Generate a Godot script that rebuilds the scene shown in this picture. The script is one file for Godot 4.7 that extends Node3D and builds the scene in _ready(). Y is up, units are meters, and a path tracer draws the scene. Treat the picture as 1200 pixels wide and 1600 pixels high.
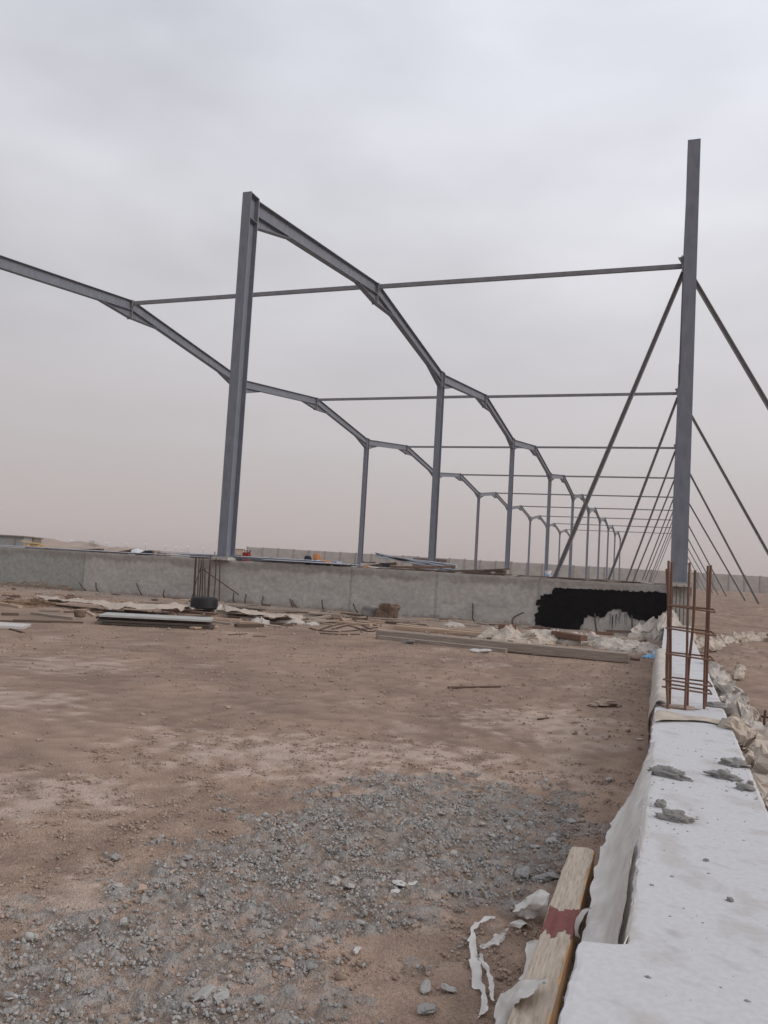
extends Node3D
# Steel portal frames of an unfinished shed on a concrete plinth, bare dirt yard in front.
# x runs along the plinth, z towards the viewer, y up; ground is y = 0, plinth top y = 0.80.

const ROW_MID := -7.5      # x of the middle row of columns
const ROW_OUT := -15.07    # x of the outer row
const SPAN := 12.987       # one gable
const EAVE := 7.41         # column top
const RIDGE := 8.10
const PLINTH := 0.80
const NTH := ["first", "second", "third", "fourth", "fifth", "sixth", "seventh", "eighth", "ninth", "tenth"]

var rng := RandomNumberGenerator.new()
var n_low := FastNoiseLite.new()
var n_mid := FastNoiseLite.new()
var n_fine := FastNoiseLite.new()
var n_patch := FastNoiseLite.new()
var n_crump := FastNoiseLite.new()
var M := {}
var used := {}
var spill_poly := PackedVector2Array([Vector2(-1.62, 11.6), Vector2(-1.50, 10.95), Vector2(-1.38, 10.5), Vector2(-1.40, 9.95), Vector2(-1.2, 9.4), Vector2(-0.85, 9.15), Vector2(-0.55, 9.2), Vector2(-0.38, 9.55), Vector2(-0.36, 10.15), Vector2(-0.62, 10.35), Vector2(-0.75, 10.75), Vector2(-0.66, 11.05), Vector2(-0.6, 11.6)])

# ------------------------------------------------------------------ helpers
func numbered(called: String) -> String:
	var n: int = used.get(called, 0)
	used[called] = n + 1
	return called if n == 0 else "%s_%03d" % [called, n]

func tag(o: Node, label: String, category: String, group := "", kind := ""):
	if label: o.set_meta("label", label)
	if category: o.set_meta("category", category)
	if group: o.set_meta("group", group)
	o.set_meta("kind", kind if kind else "thing")
	return o

func base(called: String, label: String, category: String, at := Vector3.ZERO, group := "") -> Node3D:
	var o := Node3D.new()
	o.name = numbered(called)
	add_child(o)
	o.position = at
	tag(o, label, category, group)
	return o

func begin() -> SurfaceTool:
	var st := SurfaceTool.new()
	st.begin(Mesh.PRIMITIVE_TRIANGLES)
	return st

func build(st, called: String, m: Material, parent: Node = null) -> MeshInstance3D:
	var o := MeshInstance3D.new()
	o.mesh = st if st is Mesh else st.commit()
	o.material_override = m
	if parent == null:
		o.name = numbered(called)
		add_child(o)
	else:
		o.name = called
		parent.add_child(o, true)
	return o

func tri(st: SurfaceTool, a: Vector3, b: Vector3, c: Vector3, mid: Vector3):
	var n := (b - a).cross(c - a)
	if n.length() < 1e-12: return
	n = n.normalized()
	if n.dot((a + b + c) / 3.0 - mid) < 0.0:
		n = -n
		var t := b
		b = c
		c = t
	st.set_normal(n)
	st.add_vertex(a)
	st.set_normal(n)
	st.add_vertex(c)
	st.set_normal(n)
	st.add_vertex(b)

func quad(st, a, b, c, d, mid):
	tri(st, a, b, c, mid)
	tri(st, a, c, d, mid)

func hexa(st, p: Array):   # p[0..3] one end, p[4..7] the other
	var mid := Vector3.ZERO
	for v in p: mid += v
	mid /= 8.0
	quad(st, p[0], p[1], p[2], p[3], mid)
	quad(st, p[4], p[5], p[6], p[7], mid)
	for i in 4:
		var j := (i + 1) % 4
		quad(st, p[i], p[j], p[4 + j], p[4 + i], mid)

# a box whose long edges are chamfered: an octagonal prism from a to b
func bar(st, a: Vector3, b: Vector3, across: Vector3, upward: Vector3, cham := 0.12):
	var ring := []
	var cx := across * (1.0 - cham * minf(1.0, upward.length() / across.length()))
	var cy := upward * (1.0 - cham * minf(1.0, across.length() / upward.length()))
	ring = [across + cy, cx + upward, -cx + upward, -across + cy, -across - cy, -cx - upward, cx - upward, across - cy]
	var mid := (a + b) / 2.0
	for i in 8:
		var j := (i + 1) % 8
		quad(st, a + ring[i], a + ring[j], b + ring[j], b + ring[i], mid)
	for i in range(1, 7):
		tri(st, a + ring[0], a + ring[i], a + ring[i + 1], mid)
		tri(st, b + ring[0], b + ring[i], b + ring[i + 1], mid)

func box(st, c: Vector3, s: Vector3):
	var h := s / 2.0
	hexa(st, [c + Vector3(-h.x, -h.y, -h.z), c + Vector3(h.x, -h.y, -h.z), c + Vector3(h.x, h.y, -h.z), c + Vector3(-h.x, h.y, -h.z),
		c + Vector3(-h.x, -h.y, h.z), c + Vector3(h.x, -h.y, h.z), c + Vector3(h.x, h.y, h.z), c + Vector3(-h.x, h.y, h.z)])

# convex outline in the z-y plane, thickened from x0 to x1
func prism(st, pts: Array, x0: float, x1: float):
	var mid := Vector3.ZERO
	for p in pts: mid += Vector3((x0 + x1) / 2.0, p.y, p.x)
	mid /= pts.size()
	for i in pts.size():
		var p: Vector2 = pts[i]
		var q: Vector2 = pts[(i + 1) % pts.size()]
		quad(st, Vector3(x0, p.y, p.x), Vector3(x1, p.y, p.x), Vector3(x1, q.y, q.x), Vector3(x0, q.y, q.x), mid)
	for i in range(1, pts.size() - 1):
		for x in [x0, x1]:
			tri(st, Vector3(x, pts[0].y, pts[0].x), Vector3(x, pts[i].y, pts[i].x), Vector3(x, pts[i + 1].y, pts[i + 1].x), mid)

func tube(st: SurfaceTool, path: Array, r0: float, r1: float = -1.0, sides := 7):
	if r1 < 0.0: r1 = r0
	var rings := []
	var up := Vector3(0.13, 0.97, 0.2).normalized()
	for i in path.size():
		var d: Vector3 = (path[mini(i + 1, path.size() - 1)] - path[maxi(i - 1, 0)]).normalized()
		var s := d.cross(up)
		if s.length() < 0.2: s = d.cross(Vector3(1, 0, 0.1))
		s = s.normalized()
		var t := s.cross(d)
		var r := lerpf(r0, r1, float(i) / (path.size() - 1))
		var ring := []
		for k in sides:
			var a := TAU * k / sides
			ring.append([path[i] + (s * cos(a) + t * sin(a)) * r, s * cos(a) + t * sin(a)])
		rings.append(ring)
	for i in path.size() - 1:
		for k in sides:
			var j := (k + 1) % sides
			for v in [rings[i][k], rings[i + 1][j], rings[i + 1][k], rings[i][k], rings[i][j], rings[i + 1][j]]:
				st.set_normal(v[1])
				st.add_vertex(v[0])
	for e in [0, path.size() - 1]:
		for k in sides:
			tri(st, path[e], rings[e][k][0], rings[e][(k + 1) % sides][0], path[path.size() / 2] if path.size() > 2 else (path[0] + path[1]) / 2.0)

func smooth_path(p: Array, per := 6) -> Array:
	var out := []
	for i in p.size() - 1:
		var a: Vector3 = p[maxi(i - 1, 0)]
		var d: Vector3 = p[mini(i + 2, p.size() - 1)]
		for k in per:
			out.append(p[i].cubic_interpolate(p[i + 1], a, d, float(k) / per))
	out.append(p[p.size() - 1])
	return out

# lumpy closed body from a displaced ball
func lump(size: Vector3, seed_: int, amp: float, freq: float, rings := 8, segs := 12, flat := true, power := 1.0) -> ArrayMesh:
	var st := begin()
	st.set_smooth_group(-1 if flat else 0)
	var f := FastNoiseLite.new()
	f.seed = seed_
	f.frequency = freq
	f.fractal_octaves = 3
	var grid := []
	for i in rings + 1:
		var row := []
		var a := PI * i / rings
		for k in segs:
			var b := TAU * k / segs + (0.13 if i % 2 else 0.0)
			var d := Vector3(sin(a) * cos(b), cos(a), sin(a) * sin(b))
			if power != 1.0:
				d = Vector3(signf(d.x) * pow(absf(d.x), power), signf(d.y) * pow(absf(d.y), power), signf(d.z) * pow(absf(d.z), power))
			var g := 1.0 + amp * f.get_noise_3dv(d * 10.0 + Vector3(seed_, 0, 0))
			row.append(d * g * size * 0.5)
		grid.append(row)
	for i in rings:
		for k in segs:
			var j := (k + 1) % segs
			if i > 0:
				for v in [grid[i][k], grid[i][j], grid[i + 1][k]]: st.add_vertex(v)
			if i < rings - 1:
				for v in [grid[i][j], grid[i + 1][j], grid[i + 1][k]]: st.add_vertex(v)
	st.generate_normals()
	return st.commit()

# a crumpled sheet through rows of control points
func film(rows: Array, nu: int, nv: int, amp: float, freq: float, ragged := 0.0, ground_gap := -1.0, seed_ := 1) -> ArrayMesh:
	var st := begin()
	st.set_smooth_group(0)
	var f := FastNoiseLite.new()
	f.seed = seed_
	f.frequency = freq
	f.noise_type = FastNoiseLite.TYPE_SIMPLEX
	f.fractal_type = FastNoiseLite.FRACTAL_RIDGED
	f.fractal_octaves = 3
	var f2 := FastNoiseLite.new()
	f2.seed = seed_ + 7
	f2.frequency = freq * 2.2
	var pts := []
	for i in nu + 1:
		var u := float(i) / nu * (rows.size() - 1)
		var a := mini(int(u), rows.size() - 2)
		var line := []
		for k in rows[0].size():
			line.append(rows[a][k].cubic_interpolate(rows[a + 1][k], rows[maxi(a - 1, 0)][k], rows[mini(a + 2, rows.size() - 1)][k], u - a))
		var row := []
		for j in nv + 1:
			var v := float(j) / nv * (line.size() - 1)
			var b := mini(int(v), line.size() - 2)
			var p: Vector3 = line[b].cubic_interpolate(line[b + 1], line[maxi(b - 1, 0)], line[mini(b + 2, line.size() - 1)], v - b)
			p += Vector3(f.get_noise_3dv(p + Vector3(3, 0, 0)) * 0.6, f.get_noise_3dv(p), f.get_noise_3dv(p + Vector3(0, 5, 9)) * 0.6) * amp
			if ragged > 0.0 and (i == 0 or j == 0 or i == nu or j == nv):
				p += Vector3(f2.get_noise_3dv(p), 0.3 * f2.get_noise_3dv(p + Vector3(9, 0, 0)), f2.get_noise_3dv(p + Vector3(0, 9, 0))) * ragged
			if ground_gap >= 0.0:
				p.y = maxf(p.y, hgt(p.x, p.z) + ground_gap)
			row.append(p)
		pts.append(row)
	for i in nu:
		for j in nv:
			for v in [pts[i][j], pts[i + 1][j], pts[i + 1][j + 1], pts[i][j], pts[i + 1][j + 1], pts[i][j + 1]]:
				st.add_vertex(v)
	st.index()
	st.generate_normals()
	return st.commit()

# a heap of gathered sheeting: low, with sharp folds that run across it and an uneven rim
func heap(c: Vector3, rx: float, rz: float, turn: float, high: float, fold: float, seed_: int, rings := 22, segs := 60) -> ArrayMesh:
	var st := begin()
	st.set_smooth_group(-1)
	var f := FastNoiseLite.new()
	f.seed = seed_
	f.frequency = 1.0
	f.fractal_octaves = 1
	var pts := []
	var fa := 0.5 + 1.3 * sin(seed_ * 1.7)
	for i in rings + 1:
		var r := float(i) / rings
		var row := []
		for k in segs:
			var a := TAU * (k + 0.7 * f.get_noise_2d(k * 3.7, i * 5.3)) / segs
			var edge := 1.0 + 0.35 * f.get_noise_2d(cos(a) * 1.4 + 7.0, sin(a) * 1.4) + 0.12 * f.get_noise_2d(cos(a) * 5.0, sin(a) * 5.0 + 3.0)
			var q := Vector2(cos(a) * rx, sin(a) * rz) * r * edge
			q = q.rotated(turn)
			var x := c.x + q.x
			var z := c.z + q.y
			var body := pow(1.0 - r * r, 0.55)
			var w := q.rotated(fa) + Vector2(f.get_noise_2d(q.x * 4.0, q.y * 4.0), f.get_noise_2d(q.x * 4.0 + 50.0, q.y * 4.0)) * 0.10
			var crease := 1.0 - 2.2 * absf(f.get_noise_2d(w.x * 2.0, w.y * 6.0))
			var crease2 := 1.0 - 2.2 * absf(f.get_noise_2d(w.y * 4.0 + 20.0, w.x * 9.0))
			var y := c.y + high * body * (0.62 + 0.55 * f.get_noise_2d(q.x * 3.0 + 3.0, q.y * 3.0))
			y += fold * 0.62 * (0.25 + 0.75 * body) * (0.65 * crease + 0.30 * crease2 - 0.25)
			row.append(Vector3(x, maxf(y, hgt(x, z) + 0.004) if i < rings else minf(y, hgt(x, z) - 0.004), z))
		pts.append(row)
	for i in rings:
		for k in segs:
			var j := (k + 1) % segs
			var sq := [pts[i][k], pts[i + 1][k], pts[i + 1][j], pts[i][k], pts[i + 1][j], pts[i][j]]
			if (i * 7 + k * 3 + seed_) % 2: sq = [pts[i][k], pts[i + 1][k], pts[i][j], pts[i + 1][k], pts[i + 1][j], pts[i][j]]
			for v in sq: st.add_vertex(v)
	st.generate_normals()
	return st.commit()

func lin(r: float, g: float, b: float) -> Color:
	return Color(r, g, b).linear_to_srgb()

# procedural surface: a noise texture runs between two linear colours; world or local triplanar
func surface(dark: Color, light: Color, freq: float, per_m: float, rough: float, bump := 0.0, stretch := Vector3.ONE, world := false, size := 512, octaves := 5, mid := 0.5) -> StandardMaterial3D:
	var m := StandardMaterial3D.new()
	var f := FastNoiseLite.new()
	f.seed = used.size() * 13 + M.size() * 31 + 5
	f.frequency = freq
	f.fractal_octaves = octaves
	f.fractal_gain = 0.62
	var g := Gradient.new()
	g.set_color(0, dark.linear_to_srgb())
	g.set_color(1, light.linear_to_srgb())
	g.add_point(mid, dark.lerp(light, 0.5).linear_to_srgb())
	var t := NoiseTexture2D.new()
	t.width = size
	t.height = size
	t.seamless = true
	t.noise = f
	t.color_ramp = g
	m.albedo_texture = t
	m.albedo_color = Color.WHITE
	m.roughness = rough
	m.metallic_specular = 0.35
	m.uv1_triplanar = true
	m.uv1_world_triplanar = world
	m.uv1_scale = stretch * per_m
	if bump > 0.0:
		var b := NoiseTexture2D.new()
		b.width = size
		b.height = size
		b.seamless = true
		b.as_normal_map = true
		b.bump_strength = bump
		var f2: FastNoiseLite = f.duplicate()
		f2.frequency = freq * 1.6
		b.noise = f2
		m.normal_enabled = true
		m.normal_texture = b
		m.normal_scale = 1.0
	return m

func plain(c: Color, rough: float, spec := 0.35) -> StandardMaterial3D:
	var m := StandardMaterial3D.new()
	m.albedo_color = c.linear_to_srgb()
	m.roughness = rough
	m.metallic_specular = spec
	return m

func make_materials():
	M.steel = surface(Color(.150, .163, .196), Color(.228, .239, .272), .014, .8, .55, 0.0, Vector3(1, .35, 1), false, 512, 6)
	M.tie = surface(Color(.155, .157, .172), Color(.235, .235, .248), .015, .35, .55)
	M.prop = surface(Color(.18, .17, .172), Color(.29, .275, .275), .02, .9, .6)
	M.plate = surface(Color(.22, .215, .22), Color(.32, .31, .31), .02, 2.0, .55)
	M.concrete = surface(Color(.70, .70, .70), Color(1, 1, 1), .018, .55, .9, 1.5, Vector3.ONE, true, 1024)
	M.concrete.vertex_color_use_as_albedo = true
	M.plinth_concrete = surface(Color(.40, .38, .355), Color(.56, .53, .50), .01, .5, .9, 2.0)
	M.bitumen = surface(Color(.002, .002, .003), Color(.010, .010, .011), .02, 2.0, .75, .5, Vector3(.35, 1, 1))
	M.bitumen.metallic_specular = .2
	M.beam = surface(Color(.485, .48, .485), Color(.575, .57, .58), .05, 1.0, .9, 0.0, Vector3.ONE, true, 1024, 7)
	M.beam.vertex_color_use_as_albedo = true
	M.mortar = surface(Color(.20, .19, .183), Color(.38, .365, .35), .03, 9.0, .95, 6.0)
	M.floor = surface(Color(.20, .175, .155), Color(.33, .29, .26), .012, .4, .95, 2.0)
	M.panel = surface(Color(.29, .27, .25), Color(.41, .385, .355), .01, .12, .92)
	M.panel_b = surface(Color(.26, .235, .215), Color(.385, .355, .325), .013, .12, .92)
	M.post = surface(Color(.22, .20, .185), Color(.32, .295, .27), .013, .2, .92)
	M.wood = surface(Color(.30, .205, .145), Color(.56, .43, .33), .018, 6.0, .85, 2.0, Vector3(.06, 1, 1))
	M.wood_grey = surface(Color(.20, .16, .135), Color(.40, .34, .29), .018, 6.0, .9, 2.0, Vector3(.06, 1, 1))
	M.wood_dark = surface(Color(.065, .045, .036), Color(.16, .115, .09), .02, 6.0, .9, 2.0, Vector3(.08, 1, 1))
	M.wood_red = surface(Color(.11, .062, .046), Color(.22, .135, .10), .02, 6.0, .9, 2.0, Vector3(.08, 1, 1))
	M.log = surface(Color(.32, .245, .185), Color(.74, .635, .515), .03, 7.0, .85, 4.0, Vector3(1, 1, .09), false, 512, 6, .36)
	M.log_cut = surface(Color(.60, .34, .17), Color(.78, .50, .27), .016, 7.0, .75, 1.5, Vector3(1, 1, .07))
	M.red_paint = surface(Color(.20, .065, .06), Color(.29, .115, .105), .02, 8.0, .8)
	M.film = surface(Color(.56, .525, .485), Color(.77, .75, .725), .012, 2.0, .5, 1.0, Vector3.ONE, true)
	M.film.backlight_enabled = true
	M.film.backlight = lin(.20, .19, .18)
	M.cloth = surface(Color(.36, .30, .245), Color(.56, .49, .42), .012, 1.6, .85, 2.0, Vector3.ONE, true)
	M.cloth_dusty = surface(Color(.34, .28, .235), Color(.50, .43, .37), .014, 1.6, .9, 2.0, Vector3.ONE, true)
	M.cloth_white = surface(Color(.37, .33, .293), Color(.57, .52, .472), .012, 1.8, .8, 2.0, Vector3.ONE, true)
	M.rust = surface(Color(.085, .048, .036), Color(.25, .145, .105), .03, 12.0, .85, 2.0)
	M.rod = surface(Color(.05, .034, .028), Color(.15, .098, .074), .03, 12.0, .8, 2.0)
	M.ply = surface(Color(.31, .31, .295), Color(.45, .45, .43), .012, .9, .7)
	M.ply_dark = surface(Color(.05, .042, .036), Color(.11, .09, .075), .02, 3.0, .8)
	M.sheet = surface(Color(.30, .33, .40), Color(.47, .50, .57), .012, .8, .4)
	M.sheet_light = surface(Color(.55, .58, .64), Color(.72, .74, .78), .012, .8, .4)
	M.black = plain(Color(.012, .012, .014), .55)
	M.stone = surface(Color(.28, .265, .25), Color(.45, .43, .405), .03, 8.0, .95, 4.0)
	M.stone_pale = surface(Color(.44, .42, .40), Color(.60, .58, .56), .03, 8.0, .9, 3.0)
	M.clod = surface(Color(.28, .21, .172), Color(.44, .335, .275), .03, 9.0, .95, 4.0)
	M.stump = surface(Color(.085, .058, .042), Color(.22, .15, .11), .02, 5.0, .9, 4.0, Vector3(1, .25, 1))
	M.block_grey = surface(Color(.16, .15, .14), Color(.30, .28, .265), .03, 4.0, .95, 4.0)
	M.blue = plain(Color(.20, .45, .70), .45)
	M.blue_light = plain(Color(.42, .60, .78), .5)
	M.red = plain(Color(.26, .03, .028), .6)
	M.orange = surface(Color(.36, .14, .055), Color(.52, .24, .10), .02, 3.0, .8)
	M.navy = plain(Color(.02, .02, .028), .7)
	M.brick = surface(Color(.075, .05, .05), Color(.13, .085, .08), .03, 3.0, .9)
	M.yellow_wood = surface(Color(.42, .29, .12), Color(.62, .47, .24), .02, 1.0, .85)
	M.tan = surface(Color(.40, .29, .20), Color(.52, .40, .29), .02, .4, .9)
	M.shed = surface(Color(.20, .205, .21), Color(.30, .305, .31), .02, .4, .85)
	M.shed_b = surface(Color(.15, .12, .10), Color(.24, .20, .17), .02, .4, .9)
	M.sand = surface(Color(.27, .205, .165), Color(.38, .30, .245), .01, .05, .95, 2.0)
	M.leaf = plain(Color(.075, .075, .055), .9)
	M.bark = plain(Color(.10, .08, .065), .9)
	M.lamp = plain(Color(.80, .80, .80), .5)
	M.lamp.emission_enabled = true
	M.lamp.emission = Color(1, .98, .95)
	M.lamp.emission_energy_multiplier = .7
	M.lamp_pole = plain(Color(.25, .25, .25), .6)
	M.white = plain(Color(.72, .72, .72), .5)
	M.twig = surface(Color(.15, .09, .05), Color(.34, .21, .12), .03, 8.0, .9)

# ------------------------------------------------------------------ ground
func hgt(x: float, z: float) -> float:
	var h := 0.07 * smoothstep(2.8, 0.6, z) * (1.0 - smoothstep(0.3, 1.6, x))
	h += 0.016 * n_low.get_noise_2d(x, z) * smoothstep(0.0, 1.0, Vector2(x, z - 12.4).length() - 0.3)
	if x > 0.4: h += smoothstep(0.4, 4.0, x) * 0.10 * (0.3 + n_low.get_noise_2d(x * 0.5 + 40.0, z * 0.5))
	var d := absf(x) + absf(z)
	if d > 30.0: h += smoothstep(30.0, 110.0, d) * 0.30 * n_low.get_noise_2d(x * 0.05, z * 0.05)
	return h

var spill_grid := PackedFloat32Array()

func spill_distance(x: float, z: float) -> float:   # signed distance into the spill's outline, from a 3 cm table
	if spill_grid.is_empty():
		spill_grid.resize(96 * 142)
		for j in 142:
			for i in 96:
				var p := Vector2(-2.62 + i * .03, 8.38 + j * .03)
				var d := 9.0
				for k in spill_poly.size():
					d = minf(d, Geometry2D.get_closest_point_to_segment(p, spill_poly[k], spill_poly[(k + 1) % spill_poly.size()]).distance_to(p))
				spill_grid[j * 96 + i] = d if Geometry2D.is_point_in_polygon(p, spill_poly) else -d
	var u := (x + 2.62) / .03
	var v := (z - 8.38) / .03
	var a := int(u)
	var b := int(v)
	var o := b * 96 + a
	return lerpf(lerpf(spill_grid[o], spill_grid[o + 1], u - a), lerpf(spill_grid[o + 96], spill_grid[o + 97], u - a), v - b)

func spill(x: float, z: float) -> float:
	if x < -2.6 or x > 0.2 or z < 8.4 or z > 12.58: return 0.0
	var d := spill_distance(x, z)
	if d < -0.6: return 0.0
	var m := d * 3.2 + 0.15 + 1.0 * n_patch.get_noise_2d(x * 6.0, z * 6.0) + 0.35 * n_patch.get_noise_2d(x * 22.0, z * 22.0)
	return smoothstep(-0.15, 0.35, m)

func axis(lo: float, hi: float, fine: float, grow: float, end_lo: float, end_hi: float) -> PackedFloat32Array:
	var out := PackedFloat32Array()
	var low := []
	var s := fine
	var v := lo
	while v > end_lo:
		s *= grow
		v -= s
		low.append(v)
	low.reverse()
	for q in low: out.append(q)
	v = lo
	while v < hi:
		out.append(v)
		v += fine
	s = fine
	while v < end_hi:
		out.append(v)
		s *= grow
		v += s
	out.append(end_hi)
	return out

func make_ground():
	var xs := axis(-1.75, -0.15, 0.0085, 1.028, -900.0, 900.0)
	var zs := axis(9.3, 11.5, 0.0095, 1.023, -1100.0, 60.0)
	var nx := xs.size()
	var nz := zs.size()
	var pos := PackedVector3Array()
	var col := PackedColorArray()
	var nor := PackedVector3Array()
	pos.resize(nx * nz)
	col.resize(nx * nz)
	nor.resize(nx * nz)
	var brown := Color(.462, .338, .266)
	var dark := Color(.325, .240, .190)
	var pale := Color(.575, .458, .388)
	var grey := Color(.375, .364, .352)
	var dust := Color(.44, .38, .335)
	var i := 0
	for b in nz:
		var z := zs[b]
		var dz := (zs[mini(b + 1, nz - 1)] - zs[maxi(b - 1, 0)]) * 0.5
		for a in nx:
			var x := xs[a]
			var cell := maxf(dz, (xs[mini(a + 1, nx - 1)] - xs[maxi(a - 1, 0)]) * 0.5)
			var y := hgt(x, z)
			var k: float = n_mid.get_noise_2d(x, z)
			var s := 0.0
			var clot := 0.4
			if cell < 0.08: s = spill(x, z)
			if cell < 0.12:
				var fade := 1.0 - smoothstep(0.05, 0.12, cell)
				y += k * 0.006 * fade
				if cell < 0.03:
					var f: float = n_fine.get_noise_2d(x, z)
					y += f * 0.005 * (1.0 - smoothstep(0.015, 0.03, cell))
					if s > 0.0:
						clot = smoothstep(0.02, 0.30, n_mid.get_noise_2d(x * 2.4 + 50.0, z * 2.4) + 0.35 * f)
						y += s * (clot * (0.007 + 0.010 * maxf(f, 0.0)) + absf(f) * 0.004)
			pos[i] = Vector3(x, y, z)
			var p: float = n_patch.get_noise_2d(x, z) + 0.45 * n_patch.get_noise_2d(x * 4.0, z * 4.0)
			var c := brown.lerp(dark, clampf(0.45 - p * 1.1, 0.0, 1.0))
			var crust := 0.0
			for e in [[-1.66, 9.25, .75, .45], [-2.1, 10.15, .35, .35], [-0.80, 7.7, .5, .6], [-1.15, 8.9, .45, .35], [-3.6, 8.9, .8, .3], [-4.2, 7.6, .5, .5]]:
				var q := Vector2((x - e[0]) / e[2], (z - e[1]) / e[3]).length()
				if q < 1.6: crust = maxf(crust, 1.0 - q / 1.6)
			crust = smoothstep(0.28, 0.75, crust * 0.8 + 0.55 * n_patch.get_noise_2d(x * 7.0 + 9.0, z * 7.0) + 0.25 * k)
			crust = maxf(crust, smoothstep(0.32, 0.62, n_patch.get_noise_2d(x * 1.3 + 30.0, z * 1.1) + 0.3 * n_patch.get_noise_2d(x * 9.0, z * 9.0)) * 0.75)
			c = c.lerp(pale, crust * 0.95)
			if z < 2.0 and z > 0.0 and x < 0.3:
				c = c.lerp(dust, smoothstep(1.7, 0.5, z + 0.7 * n_patch.get_noise_2d(x * 3.0, z * 3.0)) * 0.8)
			if s > 0.0:
				c = c.lerp(grey.lerp(Color(.285, .272, .258), clampf(0.5 + n_patch.get_noise_2d(x * 15.0, z * 15.0), 0, 1)), s * clampf(0.30 + 0.55 * clot + 0.5 * n_patch.get_noise_2d(x * 11.0, z * 11.0 + 5.0), 0.05, 0.95))
			var g := 1.0 + 0.22 * k
			col[i] = Color(c.r * g, c.g * g, c.b * g)
			i += 1
	i = 0
	for b in nz:
		var b0 := maxi(b - 1, 0) * nx
		var b1 := mini(b + 1, nz - 1) * nx
		for a in nx:
			var a0 := maxi(a - 1, 0)
			var a1 := mini(a + 1, nx - 1)
			var sx := (pos[b * nx + a1].y - pos[b * nx + a0].y) / (xs[a1] - xs[a0])
			var sz := (pos[b1 + a].y - pos[b0 + a].y) / (zs[mini(b + 1, nz - 1)] - zs[maxi(b - 1, 0)])
			nor[i] = Vector3(-sx, 1.0, -sz).normalized()
			i += 1
	var idx := PackedInt32Array()
	idx.resize((nx - 1) * (nz - 1) * 6)
	i = 0
	for b in nz - 1:
		for a in nx - 1:
			var o := b * nx + a
			idx[i] = o
			idx[i + 1] = o + 1
			idx[i + 2] = o + nx
			idx[i + 3] = o + 1
			idx[i + 4] = o + nx + 1
			idx[i + 5] = o + nx
			i += 6
	var arr := []
	arr.resize(Mesh.ARRAY_MAX)
	arr[Mesh.ARRAY_VERTEX] = pos
	arr[Mesh.ARRAY_NORMAL] = nor
	arr[Mesh.ARRAY_COLOR] = col
	arr[Mesh.ARRAY_INDEX] = idx
	var am := ArrayMesh.new()
	am.add_surface_from_arrays(Mesh.PRIMITIVE_TRIANGLES, arr)
	var m := surface(Color(.56, .55, .54), Color(1.12, 1.1, 1.08), .06, .61, .97, 11.0, Vector3.ONE, true, 2048, 5)
	m.vertex_color_use_as_albedo = true
	m.metallic_specular = 0.2
	var o := build(am, "ground", m)
	tag(o, "bare reddish brown dirt yard with pale crusted patches", "ground", "", "structure")
	print("ground ", nx, " x ", nz)

# loose crumbs on the dirt, past counting
func make_gravel():
	var root := base("gravel", "loose grey and brown crumbs scattered over the dirt", "gravel")
	root.set_meta("kind", "stuff")
	var meshes := []
	for k in 4:
		meshes.append(lump(Vector3(1, .55 + .1 * k, .85), 40 + k, .7, .09, 5, 8, k % 2 == 0))
	var m := StandardMaterial3D.new()
	m.vertex_color_use_as_albedo = true
	m.roughness = .95
	m.metallic_specular = .2
	var lists := [[], [], [], []]
	var tries := 0
	var count := 0
	while count < 62000 and tries < 260000:
		tries += 1
		# spread over the near yard, thinning with distance
		var x := rng.randf_range(-2.4, -0.2)
		var z := rng.randf_range(8.6, 11.6)
		if rng.randf() < 0.35:
			x = rng.randf_range(-6.5, -0.25)
			z = rng.randf_range(3.0, 10.5)
		var s := spill(x, z)
		var clump: float = n_patch.get_noise_2d(x * 7.0 + 3.0, z * 7.0)
		if rng.randf() > 0.13 + 0.34 * s + 0.8 * clump: continue
		var size := 0.0016 + 0.0062 * pow(rng.randf(), 3.4)
		if rng.randf() < 0.02: size *= rng.randf_range(1.6, 2.6)
		if z < 8.0: size *= 1.8
		var c := Color(.36, .27, .215)
		if rng.randf() < 0.02 + 0.84 * s: c = Color(.345, .333, .32)
		var t := rng.randf_range(0.66, 1.18)
		c = Color(c.r * t, c.g * t, c.b * t)
		var bs := Basis.from_euler(Vector3(rng.randf_range(-.5, .5), rng.randf() * TAU, rng.randf_range(-.5, .5))).scaled(Vector3.ONE * size * 1.5)
		lists[rng.randi() % 4].append([Transform3D(bs, Vector3(x, hgt(x, z) + size * 0.25 + s * 0.006, z)), c])
		count += 1
	for i in 2600:   # the strip along the foot of the plinth and the far yard
		var x := rng.randf_range(-13.0, 3.0)
		var z := rng.randf_range(0.25, 3.5)
		if x > -0.3 and x < 0.3: continue
		var size := 0.006 + 0.02 * pow(rng.randf(), 2.5)
		var t := rng.randf_range(0.6, 1.2)
		var c := Color(.34, .265, .22) if rng.randf() < .85 else Color(.38, .34, .305)
		var bs := Basis.from_euler(Vector3(0, rng.randf() * TAU, rng.randf_range(-.4, .4))).scaled(Vector3.ONE * size * 1.5)
		lists[rng.randi() % 4].append([Transform3D(bs, Vector3(x, hgt(x, z) + size * 0.25, z)), Color(c.r * t, c.g * t, c.b * t)])
	for k in 4:
		var mm := MultiMesh.new()
		mm.transform_format = MultiMesh.TRANSFORM_3D
		mm.use_colors = true
		mm.mesh = meshes[k]
		mm.instance_count = lists[k].size()
		for i in lists[k].size():
			mm.set_instance_transform(i, lists[k][i][0])
			mm.set_instance_color(i, lists[k][i][1])
		var o := MultiMeshInstance3D.new()
		o.name = "crumbs"
		o.multimesh = mm
		o.material_override = m
		o.set_meta("kind", "stuff")
		root.add_child(o, true)
	print("gravel ", count)

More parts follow.
